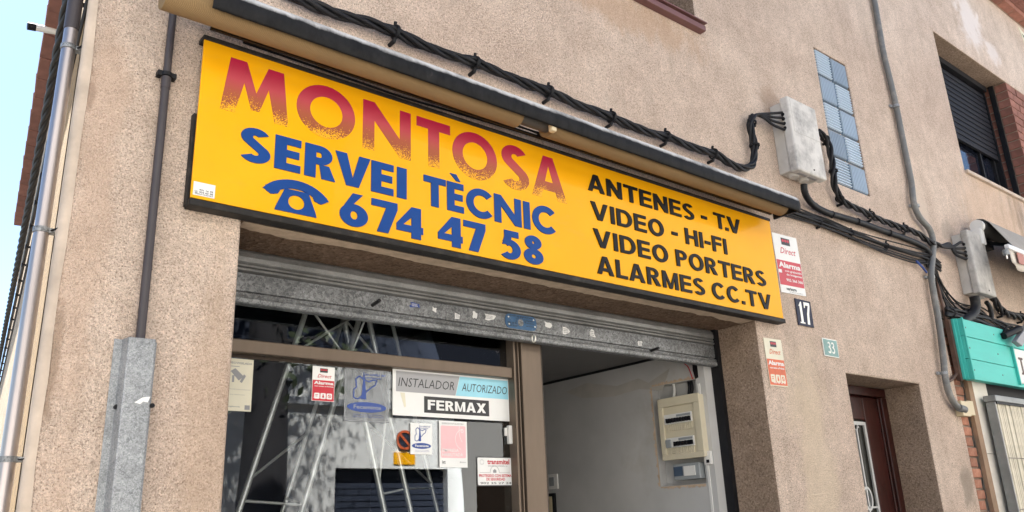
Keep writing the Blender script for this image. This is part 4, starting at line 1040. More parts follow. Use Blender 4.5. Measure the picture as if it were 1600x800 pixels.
# ---------------------------------------------------------------- stickers on the shop glass (outer face y .386)
YG = .3855
v = thing('surveillance_notice', 'cream camera surveillance notice at the left edge of the shop window', 'notice', (1.08, YG, 2.02))
quadplate('sheet', .995, 1.152, 2.022, 2.212, YG, .001, OFFWP, v)
L = [text('ZONA VIDEOVIGILADA', 1.005, 1.147, 2.192, 2.200, YG - .0012, GREYP, v, bold=.02), text('LEY ORGÁNICA DE PROTECCIÓN DE DATOS', 1.005, 1.145, 2.098, 2.102, YG - .0012, GREYP, v), text('PUEDE EJERCITAR SUS DERECHOS', 1.005, 1.125, 2.078, 2.082, YG - .0012, GREYP, v), text('videovigilancia', 1.04, 1.11, 2.034, 2.040, YG - .0012, GREYP, v, bold=.02)]
join_print(L, 'lettering')
g = G().prism([(1.068, 2.165), (1.085, 2.176), (1.118, 2.148), (1.100, 2.132)], YG - .0018, YG - .0012).prism([(1.104, 2.128), (1.112, 2.124), (1.126, 2.150), (1.118, 2.156)], YG - .0018, YG - .0012).box(1.075, 1.083, YG - .0018, YG - .0012, 2.125, 2.15).box(1.06, 1.10, YG - .0018, YG - .0012, 2.182, 2.184).box(1.128, 1.147, YG - .0018, YG - .0012, 2.028, 2.044)
g.build('camera_symbol', GREYP, v)
alarm_sticker('alarm_sticker', 1.388, 1.482, 2.076, 2.211, YG, 'small red and white alarm sticker inside the shop window below the transom', REDP, WHITEP, .01, 0, True,
              [('con aviso a Policía', .10, .95, .19, .035), ('900 60 66 60', .06, .9, .52, .025)], .60)
def fece(name, x0, x1, z0, z1, lab, paper, ink, film=False):
    t = thing(name, lab, 'sticker', ((x0 + x1) / 2, YG, z0)); w = x1 - x0; h = z1 - z0
    X = lambda u: x0 + u * w
    Z = lambda v_: z0 + v_ * h
    if film:
        g = G()
        for a, b, c, d in ((x0, x1, z1 - .002, z1), (x0, x1, z0, z0 + .002), (x0, x0 + .002, z0, z1), (x1 - .002, x1, z0, z1)): g.box(a, b, YG - .001, YG, c, d)
        g.build('film_edge', TRANSP, t); G().box(x0 + .002, x1 - .002, YG - .0008, YG, z0 + .002, z1 - .002).build('film', FILM, t)
    else: quadplate('sheet', x0, x1, z0, z1, YG, .001, paper, t)
    g = G(); pts = [(.20, .44), (.20, .60), (.26, .64), (.24, .80), (.32, .86), (.42, .80), (.54, .76), (.62, .80), (.72, .80), (.68, .70), (.60, .66), (.50, .58), (.40, .50), (.30, .42)]
    for (a, b), (c, d) in zip(pts, pts[1:] + pts[:1]):
        dx_, dz_ = (c - a) * w, (d - b) * h; l = math.hypot(dx_, dz_); nx, nz_ = -dz_ / l * w * .012, dx_ / l * w * .012
        g.prism([(X(a) - nx, Z(b) - nz_), (X(c) - nx, Z(d) - nz_), (X(c) + nx, Z(d) + nz_), (X(a) + nx, Z(b) + nz_)], YG - .0022, YG - .0012)
    g.prism([(X(.36), Z(.42)), (X(.48), Z(.42)), (X(.47), Z(.60)), (X(.42), Z(.96)), (X(.39), Z(.60))], YG - .0024, YG - .0012)
    g.prism(ellipse(X(.5), Z(.27), w * .44, h * .095, 30), YG - .0023, YG - .0012); g.build('emblem', ink, t)
    text('Feceminte', X(.2), X(.82), Z(.235), Z(.31), YG - .0026, WHITEP if not film else TRANSP, t, bold=.02)
    L = [text('La calidad del', X(.45), X(.92), Z(.88), Z(.93), YG - .0013, ink, t, shear=.3, bold=.01), text('profesional', X(.45), X(.82), Z(.81), Z(.86), YG - .0013, ink, t, shear=.3, bold=.01), text('FEDERACIÓ CATALANA D’EMPRESARIS', X(.2), X(.85), Z(.12), Z(.14), YG - .0013, ink, t), text('INSTAL·LADORS DE TELECOMUNICACIONS', X(.2), X(.88), Z(.08), Z(.10), YG - .0013, ink, t)]
    join_print(L, 'lettering'); return t
FILM = bpy.data.materials.new('clear_sticker_film'); FILM.use_nodes = True; nt = FILM.node_tree
mx = nt.nodes.new('ShaderNodeMixShader'); tr = nt.nodes.new('ShaderNodeBsdfTransparent'); mx.inputs[0].default_value = .35
nt.nodes['Principled BSDF'].inputs['Base Color'].default_value = (.38, .40, .42, 1); nt.nodes['Principled BSDF'].inputs['Roughness'].default_value = .3
nt.links.new(tr.outputs[0], mx.inputs[1]); nt.links.new(nt.nodes['Principled BSDF'].outputs[0], mx.inputs[2]); nt.links.new(mx.outputs[0], nt.nodes['Material Output'].inputs[0])
fece('clear_sticker', 1.527, 1.728, 2.006, 2.216, 'large translucent sticker with blue oval left of the installer board', TRANSP, BLUEPR, True)
fece('white_sticker', 1.832, 1.938, 1.884, 2.010, 'small white sticker with blue oval under the installer board', WHITEP, BLUEPR)
fm = thing('installer_board', 'white board with grey and light blue band and black nameplate in the shop window', 'board', (2.05, YG, 2.04))
quadplate('board', 1.745, 2.366, 2.038, 2.232, YG, .004, WHITEP, fm)
q = YG - .0041
G().prism([(1.760, 2.136), (2.058, 2.136), (2.082, 2.221), (1.760, 2.221)], q - .0006, q).build('grey_band', GREYP_L if 'GREYP_L' in globals() else M('mid_grey_print', (.34, .34, .35), .5), fm)
G().prism([(2.060, 2.136), (2.352, 2.136), (2.352, 2.221), (2.084, 2.221)], q - .0006, q).build('blue_band', CYANP, fm)
text('INSTALADOR', 1.770, 2.052, 2.158, 2.195, q - .0007, BLACKPR, fm, shear=.2, bold=-.004)
text('AUTORIZADO', 2.092, 2.345, 2.158, 2.193, q - .0007, BLACKPR, fm, shear=.2, bold=-.004)
G().box(1.897, 2.240, q - .0006, q, 2.055, 2.124).build('nameplate', BLACKPR, fm)
letters('FERMAX', 1.915, 2.222, 2.068, 2.110, q - .0006, .0006, WHITEP, fm, t=.22, gap=.09)
G().prism([(1.780, 2.132), (1.802, 2.132), (1.808, 2.075), (1.800, 2.072)], q - .0008, q).build('tape_strip', OFFWP, fm)
pk = thing('pink_certificate', 'pink and white installer certificate hanging under the board', 'poster', (2.046, YG, 1.83))
quadplate('sheet', 1.974, 2.118, 1.833, 2.026, YG, .001, WHITEP, pk)
G().prism(rrect(1.982, 2.110, 1.872, 2.006, .006), YG - .0018, YG - .0012).build('pink_field', PINKP, pk)
text('EMPRESA INSTALADORA', 1.988, 2.10, 2.012, 2.018, YG - .0013, GREYP, pk)
L = [text('EMPRESA', 1.988, 2.072, 1.897, 1.910, YG - .002, WHITEP, pk, bold=.01), text('HABILITADA', 1.988, 2.094, 1.879, 1.892, YG - .002, WHITEP, pk, bold=.01)]; join_print(L, 'lettering')
text('ict', 1.988, 2.004, 1.848, 1.861, YG - .0013, BLACKPR, pk, bold=.02); text('Ministerio', 2.078, 2.11, 1.852, 1.858, YG - .0013, GREYP, pk, bold=.01)
g = G()
for q_ in ring(2.10, 1.95, .045, .045, .0018, .0018, 95, 250, 20): g.prism(q_, YG - .0023, YG - .0018)
for q_ in ring(2.092, 1.985, .007, .007, .002, .002, 0, 360, 14): g.prism(q_, YG - .0023, YG - .0018)
for q_ in ring(2.12, 1.985, .045, .06, .0018, .0018, 150, 230, 14): g.prism(q_, YG - .0024, YG - .0018)
g.build('line_drawing', WHITEP, pk)
tm = thing('security_notice', 'white security system notice with red lettering low by the bronze post', 'notice', (2.265, YG, 1.76))
G().prism(rrect(2.166, 2.364, 1.756, 1.880, .008), YG - .002, YG).build('border', BLACKPR, tm)
G().prism(rrect(2.170, 2.360, 1.760, 1.876, .006), YG - .003, YG - .0021).build('sheet', WHITEP, tm)
q = YG - .0031
L = [text('transmitel', 2.222, 2.345, 1.848, 1.870, q, REDP, tm, bold=.03), text('PROTEGIDO CON SISTEMA', 2.176, 2.354, 1.794, 1.806, q, REDP, tm, bold=.03), text('DE SEGURIDAD', 2.215, 2.318, 1.779, 1.791, q, REDP, tm, bold=.03)]; join_print(L, 'lettering')
L = [text('SEGURIDAD INTEGRAL, S.L.', 2.225, 2.335, 1.838, 1.843, q, BLACKPR, tm), text('902 25 27 24', 2.182, 2.352, 1.764, 1.773, q, BLACKPR, tm, bold=.01)]; join_print(L, 'small_lettering')
g = G()
for q_ in ring(2.262, 1.812, .026, .030, .0015, .0015, 0, 180, 14): g.prism(q_, q - .0005, q)
for k in range(12):
    a = 2 * math.pi * k / 12; g.prism([(2.193 + .012 * math.cos(a + .1), 1.857 + .012 * math.sin(a + .1)), (2.193 + .012 * math.cos(a - .1), 1.857 + .012 * math.sin(a - .1)), (2.193 + .007 * math.cos(a), 1.857 + .007 * math.sin(a))], q - .0005, q)
g.prism([(2.253, 1.812), (2.271, 1.812), (2.271, 1.822), (2.262, 1.828), (2.253, 1.822)], q - .0005, q).box(2.18, 2.235, q - .0005, q, 1.812, 1.8132).box(2.289, 2.345, q - .0005, q, 1.812, 1.8132); g.build('emblem', GREYP, tm)
sn = thing('door_sensor', 'small white alarm contact sensor fixed at the window post', 'sensor', (2.345, YG, 1.93))
G().box(2.338, 2.362, YG - .02, YG, 1.937, 2.018).build('body', WHITEPL, sn, bevel=.003); G().box(2.322, 2.334, YG - .012, YG, 1.972, 2.008).build('magnet', WHITEPL, sn, bevel=.002)
# ---------------------------------------------------------------- steel mast tripods standing in the display
def rod(a, b, r, name, par, mat=STEEL):
    G().tube([a, b], r, 10).build(name, mat, par, smooth='auto')
def down(p, q, zt, zb):
    d = q - p; return p + d * ((zt - p.z) / d.z), p + d * ((zb - p.z) / d.z)
T1 = thing('mast_tripod', 'left steel mast tripod standing behind the shop glass', 'tripod', (1.5, .85, .5), 'steel mast tripods in the shop window')
T2 = thing('mast_tripod', 'right steel mast tripod behind the window stickers', 'tripod', (2.0, .85, .5), 'steel mast tripods in the shop window')
legs = {}
for T, nm, (a, b, c, d), y, r in ((T1, 'A', (462, 535, 373, 800), .62, .0120), (T1, 'B', (538, 576, 471, 800), .62, .0125), (T1, 'C', (494, 632, 441, 800), .95, .0095),
                                  (T2, 'D', (545, 535, 601, 800), .68, .013), (T2, 'E', (594, 580, 642, 800), .62, .012), (T2, 'H', (626, 560, 684, 800), .95, .010)):
    p, q_ = down(at(a, b, y), at(c, d, y), 2.60, .5); legs[nm] = (p, q_); rod(p, q_, r, 'leg', T)
def onleg(nm, z):
    p, q_ = legs[nm]; return p + (q_ - p) * ((z - p.z) / (q_.z - p.z))
for T, a, b, z1_, z2_ in ((T1, 'A', 'B', 1.72, 1.70), (T1, 'B', 'C', 1.70, 1.74), (T1, 'A', 'C', 1.80, 2.02), (T1, 'A', 'B', 2.30, 2.52), (T1, 'B', 'A', 2.30, 2.52), (T2, 'D', 'E', 1.74, 1.76), (T2, 'E', 'H', 1.76, 1.78), (T2, 'D', 'H', 2.05, 1.80), (T2, 'E', 'D', 2.12, 1.78), (T2, 'D', 'E', 2.34, 2.52), (T2, 'E', 'D', 2.32, 2.5)):
    rod(onleg(a, z1_), onleg(b, z2_), .0055, 'brace', T)
# ---------------------------------------------------------------- things on the interior wall
fb = thing('fuse_box', 'cream consumer unit with two rows of black breakers in the wall niche', 'fuse box', (3.70, .5, 1.90))
xf = 3.652
def yz(name, x0, x1, y0, y1, z0, z1, mat, bevel=0, par=None): return G().box(x0, x1, y0, y1, z0, z1).build(name, mat, par or fb, bevel=bevel)
yz('case', xf + .012, 3.754, .335, .625, 1.905, 2.24, CREAMBOX, .006)
g = G(); g.box(xf, xf + .013, .33, .63, 2.195, 2.245).box(xf, xf + .013, .33, .63, 1.90, 1.93).box(xf, xf + .013, .33, .375, 1.93, 2.195).box(xf, xf + .013, .598, .63, 1.93, 2.195); g.build('front_frame', CREAMBOX, fb, bevel=.003)
for z in (2.115, 1.985):
    yz('breaker_row', xf + .002, xf + .0118, .395, .59, z - .018, z + .036, WHITEPL)
    src = None
    for k in range(9):
        if z < 2 and k > 6: continue
        l = (xf - .001, .405 + k * .020, z + .002)
        if src is None: src = G().box(-.010, .003, -.0050, .0050, -.014, .010).build('breaker_switch', DARK, None, loc=l); attach(src, fb)
        else: share(src, l, fb)
    yz('breaker_label', xf + .0005, xf + .0018, .40, .50, z + .018, z + .030, GREYPL)
    g = G()
    for k in range(12): g.box(xf + .004, xf + .011, .40 + k * .015, .411 + k * .015, z - .055, z - .02)
    g.build('blank_cover', CREAMBOX, fb)
yz('main_switch', xf - .004, xf + .0118, .555, .594, 1.968, 2.012, GREYPL, .003)
for k, y in enumerate((.43, .45, .56)): G().tube(smoothpath([(3.73, y, 2.335), (3.72, y - .01, 2.29), (3.715, y, 2.238)]), .008, 8).build('supply_cable', DARK if k < 2 else WHITEPL, fb, smooth=True)
md = thing('control_module', 'small grey timer module below the cream consumer unit', 'module', (3.70, .48, 1.79))
yz('case', 3.675, 3.754, .392, .58, 1.79, 1.878, GREYPL, .006, md); yz('lid', 3.670, 3.6745, .42, .50, 1.81, 1.862, WHITEPL, .001, md); yz('display', 3.670, 3.6745, .51, .57, 1.812, 1.862, M('dull_blue_label', (.06, .09, .14), .5), 0, md)
sw = thing('light_switch', 'white light switch low on the wall inside the doorway', 'switch', (3.69, 1.6, 1.83))
yz('plate', 3.688, 3.6995, 1.57, 1.66, 1.80, 1.895, WHITEPL, .003, sw); yz('rocker', 3.684, 3.688, 1.60, 1.645, 1.82, 1.875, GREYPL, 0, sw)
pn = thing('wall_panel', 'black framed cream panel at the left edge of the doorway wall', 'panel', (3.69, 1.7, 1.5))
yz('frame', 3.68, 3.6995, 1.60, 1.86, 1.40, 1.775, DARK, .003, pn); yz('field', 3.677, 3.6798, 1.62, 1.84, 1.42, 1.755, CREAMPL, 0, pn)
sk = thing('junction_socket', 'small white socket box on the wall strip beside the shutter guide', 'socket', (3.69, .33, 1.83))
yz('body', 3.680, 3.6995, .315, .36, 1.86, 1.93, WHITEPL, .003, sk); yz('scorch_mark', 3.6793, 3.6799, .325, .345, 1.868, 1.885, DARK, 0, sk)
# ---------------------------------------------------------------- glass blocks
gb = None; gw = None; bw = .212; bh = .2105
G().box(4.956, 5.384, .03, .05, 3.69, 4.742).build('glass_block_mortar', CEMENT, B)
def block(vert):
    g = G(); a = bw / 2 - .009; b = bh / 2 - .009; n = 9
    g.box(-a, a, .004, .024, -b, b)
    for k in range(n):
        u = -1 + (2 * k + 1) / n; w = .56 / n
        P = [(u - w, .0045), (u - w * .6, -.006), (u + w * .6, -.006), (u + w, .0045)]
        if vert: vs = [(p * a, y, s_ * b * .94) for s_ in (-1, 1) for p, y in P]
        else: vs = [(s_ * a * .94, y, p * b) for s_ in (1, -1) for p, y in P]
        g.add(vs, [(0, 1, 5, 4), (1, 2, 6, 5), (2, 3, 7, 6), (0, 3, 2, 1), (4, 5, 6, 7)])
    return g
srcs = {}
for r_ in range(5):
    for c_ in range(2):
        vert = (r_ + c_) % 2 == 1; loc = (4.956 + .107 + c_ * .214, .010, 4.742 - .106 - r_ * .2105)
        if vert not in srcs: 
            ob = block(vert).build('glass_block', GBLOCK, None, loc=loc); ob.data.materials.append(GRIB if vert else GRIBW)
            for p in ob.data.polygons:
                if p.index > 5: p.material_index = 1
            srcs[vert] = ob; attach(ob, B)
        else: share(srcs[vert], loc, B)
# ---------------------------------------------------------------- house door (part of the building)
D = G().box(4.66, 5.578, .30, .33, .13, 2.378).build('front_door', MAHOG, B)
G().box(4.66, 5.578, .245, .285, 2.318, 2.376).build('door_frame', MAHOG, D, bevel=.006); G().box(5.505, 5.577, .245, .285, .13, 2.317).build('door_frame', MAHOG, D, bevel=.006); G().box(4.661, 4.73, .245, .285, .13, 2.317).build('door_frame', MAHOG, D, bevel=.006)
G().box(5.485, 5.5045, .262, .30, .13, 2.31).build('moulding', MAHOG, D, bevel=.004)
G().box(5.30, 5.484, .272, .2995, .13, 2.31).build('stile', MAHOG, D, bevel=.005); G().box(4.74, 5.2995, .272, .2995, 2.16, 2.31).build('top_rail', MAHOG, D, bevel=.005)
G().box(4.75, 5.30, .29, .2990, .9, 2.158).build('door_glass', FROST, D)
g = G(); gx0, gx1, gz0, gz1 = 4.86, 5.285, 1.0, 2.145
for a, b, c, d in ((gx0, gx1, gz1 - .022, gz1), (gx1 - .022, gx1, gz0, gz1 - .022), (5.10, 5.115, gz0, 2.09), (5.155, 5.168, gz0, 2.09), (5.05, gx1 - .022, 1.60, 1.612), (gx0, 5.3, 1.3, 1.312)): g.box(a, b, .268, .280, c, d)
for cx_ in (5.108, 5.162):
    pts = [(cx_ + .03 * math.cos(a) * (1 - a / 14), .274, 2.105 + .024 * math.sin(a) * (1 - a / 14)) for a in [i * .4 for i in range(18)]]; g.tube(pts, .005, 6)
for q_ in ring(5.16, 1.66, .055, .075, .014, .014, 0, 360, 24): g.prism(q_, .266, .280)
g.build('iron_grille', IRON, D)
# ---------------------------------------------------------------- upper right window
Wd = G().box(7.18, 8.758, .26, .28, 4.34, 5.72).build('window', WINGLASS_D, B)
s0 = None
for k in range(13):
    z = 4.925 + k * .058; loc = (7.95, .215, z)
    if s0 is None: s0 = G().prism([(-.007, -.028), (.004, -.028), (.004, .028), (.0, .028), (-.009, .010), (-.011, -.012)], -.73, .73, swap=lambda a, b, c: (b, a, c)).build('blind_slat', SLATBLK, Wd, loc=loc)
    else: share(s0, loc, Wd)
G().box(7.20, 8.70, .17, .235, 5.66, 5.719).build('blind_box', DARK, Wd); G().box(7.20, 8.70, .205, .232, 4.884, 4.897).build('blind_bottom_bar', SLATBLK, Wd)
G().box(8.685, 8.715, .195, .25, 4.34, 5.66).build('guide_rail', DARK, Wd); G().box(8.3, 8.33, .235, .259, 4.34, 4.9).build('sash_frame', DARK, Wd); G().box(8.62, 8.66, .235, .259, 4.34, 4.9).build('sash_frame', DARK, Wd); G().box(7.7, 8.68, .235, .259, 4.34, 4.38).build('sash_frame', DARK, Wd)
G().box(8.735, 8.755, .120, .165, 4.335, 5.72).build('guide_strip', DARK, Wd)
G().box(7.165, 9.9, -.028, .19, 4.302, 4.333).build('window_sill', CEMENT, B, bevel=.004)
# brick pier beside that window: bricks one by one
G().box(8.772, 10.2, .014, .25, 4.334, 5.723).build('brick_backing', MORTAR, B)
bs = {}
def brick(kind, loc, mat, L, Dp, Hh):
    k = (kind, L, Dp, Hh)
    if k not in bs: bs[k] = G().box(-L / 2, L / 2, -Dp / 2, Dp / 2, -Hh / 2, Hh / 2).build('brick', mat, None, bevel=.004, loc=loc); attach(bs[k], B)
    else: share(bs[k], loc, B)
nC = 15; hC = (5.72 - 4.335) / nC
for k in range(nC):
    z = 4.335 + hC * (k + .5)
    off = 0 if k % 2 else .12
    brick('w', (8.762 + .06 + random.uniform(-.003, .003), .058, z), BRICKD, .12, .115, hC - .012)          # jamb stretchers seen end on
    brick('w2', (8.765 + .05, .185, z), BRICKD, .10, .12, hC - .012)
    x = 8.885 + off
    if off: brick('h', (8.885 + .054, .058, z), BRICKD, .108, .11, hC - .012)
    while x < 9.9: brick('s', (x + .12, .058 + random.uniform(-.003, .002), z), BRICKD, .228, .11, hC - .012); x += .24
# brick strip, brown trim and travertine beside the neighbour's shop
G().box(6.118, 6.286, .03, .115, .0, 2.9).build('brick_backing', MORTAR, B)
for k in range(38):
    z = .16 + k * .0715; w = .150 if k % 2 else .128
    brick('n', (6.12 + w / 2 + random.uniform(-.004, .004), .045 + random.uniform(-.004, .004), z), BRICK, w, .06, .0585)
for k in range(22):
    pass
g = G(); n = 40
for k in range(n):
    z = k * .074; xl = 6.278 + .008 * noise.noise(Vector((5, z * 6, 0))); g.v += [(xl, .012, z), (6.345, .008, z)]
for k in range(n - 1): g.f.append((2 * k, 2 * k + 1, 2 * k + 3, 2 * k + 2))
o = g.build('render_trim', TRIM, B); s_ = o.modifiers.new('solid', 'SOLIDIFY'); s_.thickness = .03; s_.offset = -1
for k, (a, b) in enumerate(((.13, .78), (.784, 1.40), (1.404, 1.935), (1.939, 2.56))): G().box(6.347, 6.62, -.006, .08, a, b).build('travertine_panel', TRAV, B, bevel=.002)
G().box(6.63, 12.9, .05, .10, .13, 2.50).build('neighbour_shopfront', DARK, B)
G().box(6.116, 12.9, .085, .12, 2.50, 2.9).build('lintel_infill', TRIM, B)
jb = thing('junction_box', 'cream plastic junction box where the grey conduit ends over the bricks', 'junction box', (6.13, 0, 2.18))
G().box(6.03, 6.155, -.05, .0, 2.183, 2.288).build('box', CREAMPL, jb, bevel=.004); G().box(6.158, 6.245, -.042, .012, 2.195, 2.296).build('box', CREAMPL, jb, bevel=.004)
G().tube([at(1498, 637, -.045), at(1507, 640, -.045)], .026, 14).build('conduit_gland', GREYPIPE, jb, smooth='auto')
# upper left window sill and recess
W2 = G().box(2.36, 3.59, .235, .25, 4.40, 5.59).build('window', WINGLASS_D, B)
G().box(2.36, 3.59, .2, .2345, 4.40, 4.46).build('window_frame', MAROON, W2); G().box(3.53, 3.59, .2, .2345, 4.461, 5.59).build('window_frame', MAROON, W2)
G().box(2.25, 3.625, -.045, .19, 4.335, 4.372).build('window_sill', MAROON, B, bevel=.004); G().box(2.25, 3.632, -.055, .19, 4.385, 4.393).build('window_sill', MAROON, B, bevel=.002)
# ---------------------------------------------------------------- turquoise neighbour sign
TS = thing('turquoise_sign', 'turquoise painted plank shop board at the right edge', 'sign', (6.6, -.08, 2.43))
G().box(6.180, 9.0, -.10, -.045, 2.755, 2.883).build('plank', TEAL, TS, bevel=.003); G().box(6.176, 9.0, -.099, -.045, 2.59, 2.751).build('plank', TEAL, TS, bevel=.003); G().box(6.180, 9.0, -.10, -.045, 2.440, 2.586).build('plank', TEAL, TS, bevel=.003)
G().box(6.176, 6.190, -.116, -.1005, 2.438, 2.886).build('edge_strip', TEAL, TS, bevel=.003)
G().box(6.12, 6.175, -.044, -.012, 2.44, 2.88).build('rear_batten', RUSTPIPE, TS)
for k in range(2): G().box(6.166 - .014 * k, 6.178 - .014 * k, -.080 + .018 * k, -.044, 2.445, 2.884).build('layer_edge', TEAL, TS, bevel=.002)
G().box(7.0, 8.6, -.112, -.1005, 2.468, 2.74).build('white_panel', WHITEPL, TS, bevel=.003); G().box(6.985, 6.999, -.118, -.1005, 2.455, 2.755).build('panel_frame', TEAL, TS)
G().prism([(7.055, 2.66), (7.062, 2.675), (7.14, 2.675), (7.14, 2.66), (7.115, 2.655), (7.115, 2.56), (7.14, 2.553), (7.14, 2.54), (7.062, 2.54), (7.07, 2.553), (7.085, 2.56), (7.085, 2.655)], -.1135, -.1122).build('letter', RUSTPIPE, TS)
LB = thing('lamp_bracket', 'black adjustable lamp bracket in front of the turquoise board', 'lamp', at(1575, 520, -.16))
p = at(1582, 522, -.15); G().tube([p + Vector((-.10, .03, -.02)), p + Vector((.10, -.02, .05))], .028, 10).build('joint', DARK, LB, smooth='auto')
G().prism([(-.10, -.07), (.0, -.10), (.34, .10), (.30, .14)], -.02, .02, swap=lambda a, b, c: (p.x + .03 + a, p.y - .02 + b, p.z + c)).build('arm', GREYP, LB, bevel=.004)
G().tube(smoothpath([p + Vector((-.06, .05, .0)), p + Vector((.0, .03, .06)), p + Vector((.08, .02, .07)), p + Vector((.12, .0, .03))]), .009, 8).build('cable', DARK, LB, smooth=True)
for x in (6.24, 6.72, 7.2):
    for z in (2.82, 2.67, 2.51):
        if x < 6.98 or z > 2.75: G().tube([(x, -.0985, z), (x, -.1015, z)], .006, 8).build('screw', RUSTPIPE, TS)
# ---------------------------------------------------------------- neighbour's small awning
A2 = thing('neighbour_awning', 'partly rolled striped awning with white front rail at the right edge', 'awning', (7.2, -.15, 3.6))
q = at(1527, 352, -.12); xa_ = q.x; za_ = q.z - .01
G().tube([(xa_ + .02, -.12, za_), (9.5, -.12, za_)], .062, 20).build('roller_tube', AWNBLK, A2, smooth='auto'); G().tube([(xa_ - .02, -.12, za_), (xa_ + .015, -.12, za_)], .052, 20).build('end_cap', WHITEPL, A2, smooth='auto')
G().box(xa_ - .03, xa_ + .03, -.15, -.0, za_ - .16, za_ - .02).build('end_bracket', WHITEPL, A2, bevel=.01)
rl = at(1572, 385, -.34)
prof = [(-.06, za_ + .03), (-.075, za_ + .055), (-.12, za_ + .072), (-.165, za_ + .055), (-.20, za_ + .02)] + [(-.20 - .14 * t, za_ + .02 + (rl.z + .015 - za_ - .02) * t) for t in (.25, .5, .75, 1)]
g = G(); m = 60
for i in range(m + 1):
    x = xa_ + .03 + (9.5 - xa_) * i / m
    for j, (y, z) in enumerate(prof): g.v.append((x, y, z + (.004 * math.sin(x * 38) if j > 3 else 0)))
k = len(prof)
for i in range(m):
    for j in range(k - 1): g.f.append((i * k + j, (i + 1) * k + j, (i + 1) * k + j + 1, i * k + j + 1))
o = g.build('awning_cloth', AWN2, A2, smooth=True); s_ = o.modifiers.new('solid', 'SOLIDIFY'); s_.thickness = .003
G().box(rl.x, 9.5, -.36, -.325, rl.z - .02, rl.z + .018).build('front_rail', WHITEMET, A2, bevel=.008)
g = G(); m = 120
for i in range(m + 1):
    x = rl.x + .02 + 2.4 * i / m; z = rl.z - .02 - .10 - .045 * abs(math.sin((x - rl.x) * 7)); g.v += [(x, -.34 + .006 * math.sin(x * 25), rl.z - .015), (x, -.34 + .012 * math.sin(x * 25), z)]
for i in range(m): g.f.append((2 * i, 2 * i + 2, 2 * i + 3, 2 * i + 1))
o = g.build('valance', VALANCE, A2, smooth=True); s_ = o.modifiers.new('solid', 'SOLIDIFY'); s_.thickness = .002
for xk in (rl.x + .16, rl.x + .42): G().box(xk, xk + .12, -.352, -.346, rl.z - .11, rl.z - .022).build('stripe', VALSTRIPE, A2)
G().tube(smoothpath([(xa_ + .12, -.04, za_ - .08), (xa_ + .25, -.12, za_ - .10), (xa_ + .34, -.20, za_ - .12), (rl.x + .02, -.33, rl.z - .0)]), .016, 8).build('folding_arm', DARK, A2, smooth=True)
G().tube([(rl.x - .02, -.335, rl.z - .03), (rl.x - .02, -.335, rl.z - .07)], .022, 10).build('arm_joint', GALV2, A2, smooth='auto'); G().tube([(rl.x - .02, -.335, rl.z - .07), (rl.x - .02, -.335, rl.z - .10)], .006, 8).build('bolt', STEEL, A2)
G().box(xa_ + .06, xa_ + .30, -.10, 0, za_ - .14, za_ - .06).build('arm_bracket', DARK, A2, bevel=.006)
# ---------------------------------------------------------------- folded security gate
GT = thing('security_gate', 'tall folded cream metal security gate in a grey case at the right edge', 'gate', (6.8, -.07, .13))
G().box(6.467, 6.485, -.10, -.035, .13, 2.30).build('side_case', GATESIDE, GT, bevel=.003); G().box(6.455, 7.05, -.115, -.03, 2.302, 2.345).build('top_case', GATESIDE, GT, bevel=.004); G().box(7.02, 7.045, -.10, -.03, .13, 2.30).build('side_case', GATESIDE, GT)
s0 = None
for k in range(19):
    x = 6.500 + k * .0280
    if s0 is None: s0 = G().prism([(-.0085, .006), (-.0065, -.010), (.0, -.014), (.0055, -.006), (.0065, .006)], -1.07, 1.07, swap=lambda a, b, c: (a, c, b)).build('gate_slat', GATE, None, loc=(x, -.082, 1.215)); attach(s0, GT)
    else:
        share(s0, (x, -.082 + random.uniform(-.004, .004), 1.215), GT)
for z in (1.9, 1.55, 1.2): G().box(6.49, 7.02, -.1055, -.1035, z, z + .004).build('pivot_line', DARK, GT)
G().box(6.486, 7.019, -.072, -.068, .14, 2.284).build('backing_sheet', GATESIDE, GT)
G().box(6.485, 7.02, -.108, -.06, 2.285, 2.30).build('top_runner', DARK, GT)
# ---------------------------------------------------------------- across the street (mirrored in the shop glass)
OH = thing('opposite_house', 'pale rendered house across the street seen mirrored in the shop glass', 'house', (6, -5.5, 0))
G().box(-9, 4.5, -5.8, -5.5, 0, 3.55).box(6.06, 22, -5.8, -5.5, 0, 3.55).box(4.5, 6.06, -5.8, -5.5, 2.28, 3.55).build('wall', OPPWALL, OH)
G().box(-9, 22, -5.8, -5.45, 3.551, 4.35).build('added_dark_mirror_band', NAVYPAINT, OH); G().box(-9, 22, -5.8, -5.5, 4.351, 6.6).build('upper_wall', OPPWALL, OH); G().box(-9, 22, -5.6, -5.44, 2.98, 3.06).build('string_course', GREYFAR, OH)  # navy band is added so that the upper shop pane mirrors something dark
G().box(4.4, 6.2, -5.72, -5.68, 0, 2.4).build('shutter_backing', DARK, OH)
for k in range(30):
    G().box(4.5, 6.06, -5.62, -5.60, .14 + k * .071, .14 + k * .071 + .060).build('shutter_slat', NAVYPAINT, OH)
G().box(6.5, 7.2, -5.52, -5.498, .13, 2.3).build('door', BRONZE_D, OH); G().box(8, 9.4, -5.52, -5.498, 1.0, 2.5).build('window', WINGLASS_D, OH)
NP = thing('no_parking_sign', 'round orange no parking sign above the garage mirrored in the glass', 'sign', (5.4, -5.49, 2.4))
g = G()
def opp(x, y, z): return (x, y, z)
g.prism(ellipse(5.42, 2.62, .12, .12), -5.498, -5.485); g.build('disc', NAVYPAINT, NP)
g = G()
for q_ in ring(5.42, 2.62, .12, .12, .03, .03, 0, 360, 24): g.prism(q_, -5.484, -5.478)
g.prism([(5.34, 2.68), (5.36, 2.70), (5.50, 2.56), (5.48, 2.54)], -5.484, -5.477); g.build('ring', ORANGEP, NP)
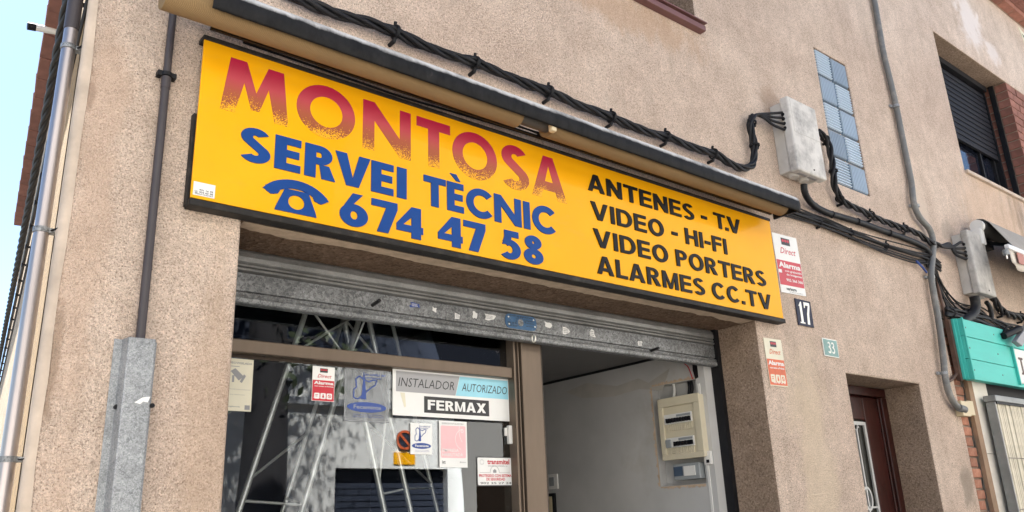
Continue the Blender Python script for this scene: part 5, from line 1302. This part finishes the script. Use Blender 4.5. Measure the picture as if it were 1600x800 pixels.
G().box(5.27, 5.57, -5.498, -5.488, 2.33, 2.47).build('plate', YELLOW, NP)
# street tree: trunk, limbs, crown of small leaves
TR = thing('street_tree', 'leafy street tree mirrored as a dark trunk in the shop glass', 'tree', (2.86, -3.6, 0))
random.seed(21)
G().tube(smoothpath([(2.86, -3.6, 0), (2.84, -3.6, 1.2), (2.87, -3.62, 2.4), (2.83, -3.6, 3.9), (2.9, -3.6, 5.6)]), [.26 - .0045 * i for i in range(33)], 12).build('trunk', BARK, TR, smooth=True)
tips = []
g = G()
for k in range(16):
    a = random.uniform(0, 6.28); z = random.uniform(4.5, 5.6); L = random.uniform(1.0, 2.0); p0 = Vector((2.86, -3.6, z)); p1 = p0 + Vector((math.cos(a) * L * .5, math.sin(a) * L * .35, L * .5)); p2 = p0 + Vector((math.cos(a) * L, math.sin(a) * L * .6, L * .75))
    g.tube([p0, p1, p2], [.06, .035, .012], 6); tips += [p1, p2, p0.lerp(p2, .6)]
for q_ in ((3.45, -3.5, 2.95), (3.75, -3.5, 3.05), (2.5, -3.5, 2.8), (3.2, -3.5, 3.15)):
    g.tube([(2.86, -3.6, 3.2), ((2.86 + q_[0]) / 2, (q_[1] - 3.6) / 2, q_[2] + .25), q_], [.03, .015, .006], 6)
g.build('limbs', BARK, TR)
g = G()
for k in range(17000):
    c = random.choice(tips); s_ = .40
    p = c + Vector((random.gauss(0, s_), random.gauss(0, s_ * .8), random.gauss(0, s_ * .8)))
    n_ = Vector((random.gauss(0, 1), random.gauss(0, 1), random.gauss(0, 1))).normalized(); u = n_.orthogonal().normalized() * random.uniform(.018, .032); w = n_.cross(u) * .6
    g.quad(p - u, p - w, p + u, p + w)
for q_ in ((3.45, -3.5, 2.95), (3.75, -3.5, 3.05), (2.5, -3.5, 2.8), (3.2, -3.5, 3.15)):
    for k in range(22):
        p = Vector(q_) + Vector((random.gauss(0, .22), random.gauss(0, .1), random.gauss(0, .10))); a = random.uniform(0, 6.28)
        u = Vector((math.cos(a), .2, math.sin(a))) * random.uniform(.05, .075); w = Vector((-math.sin(a), .3, math.cos(a))) * .032
        g.quad(p - u, p - w, p + u, p + w)
prep(g.build('crown', LEAF, TR), kind='stuff')
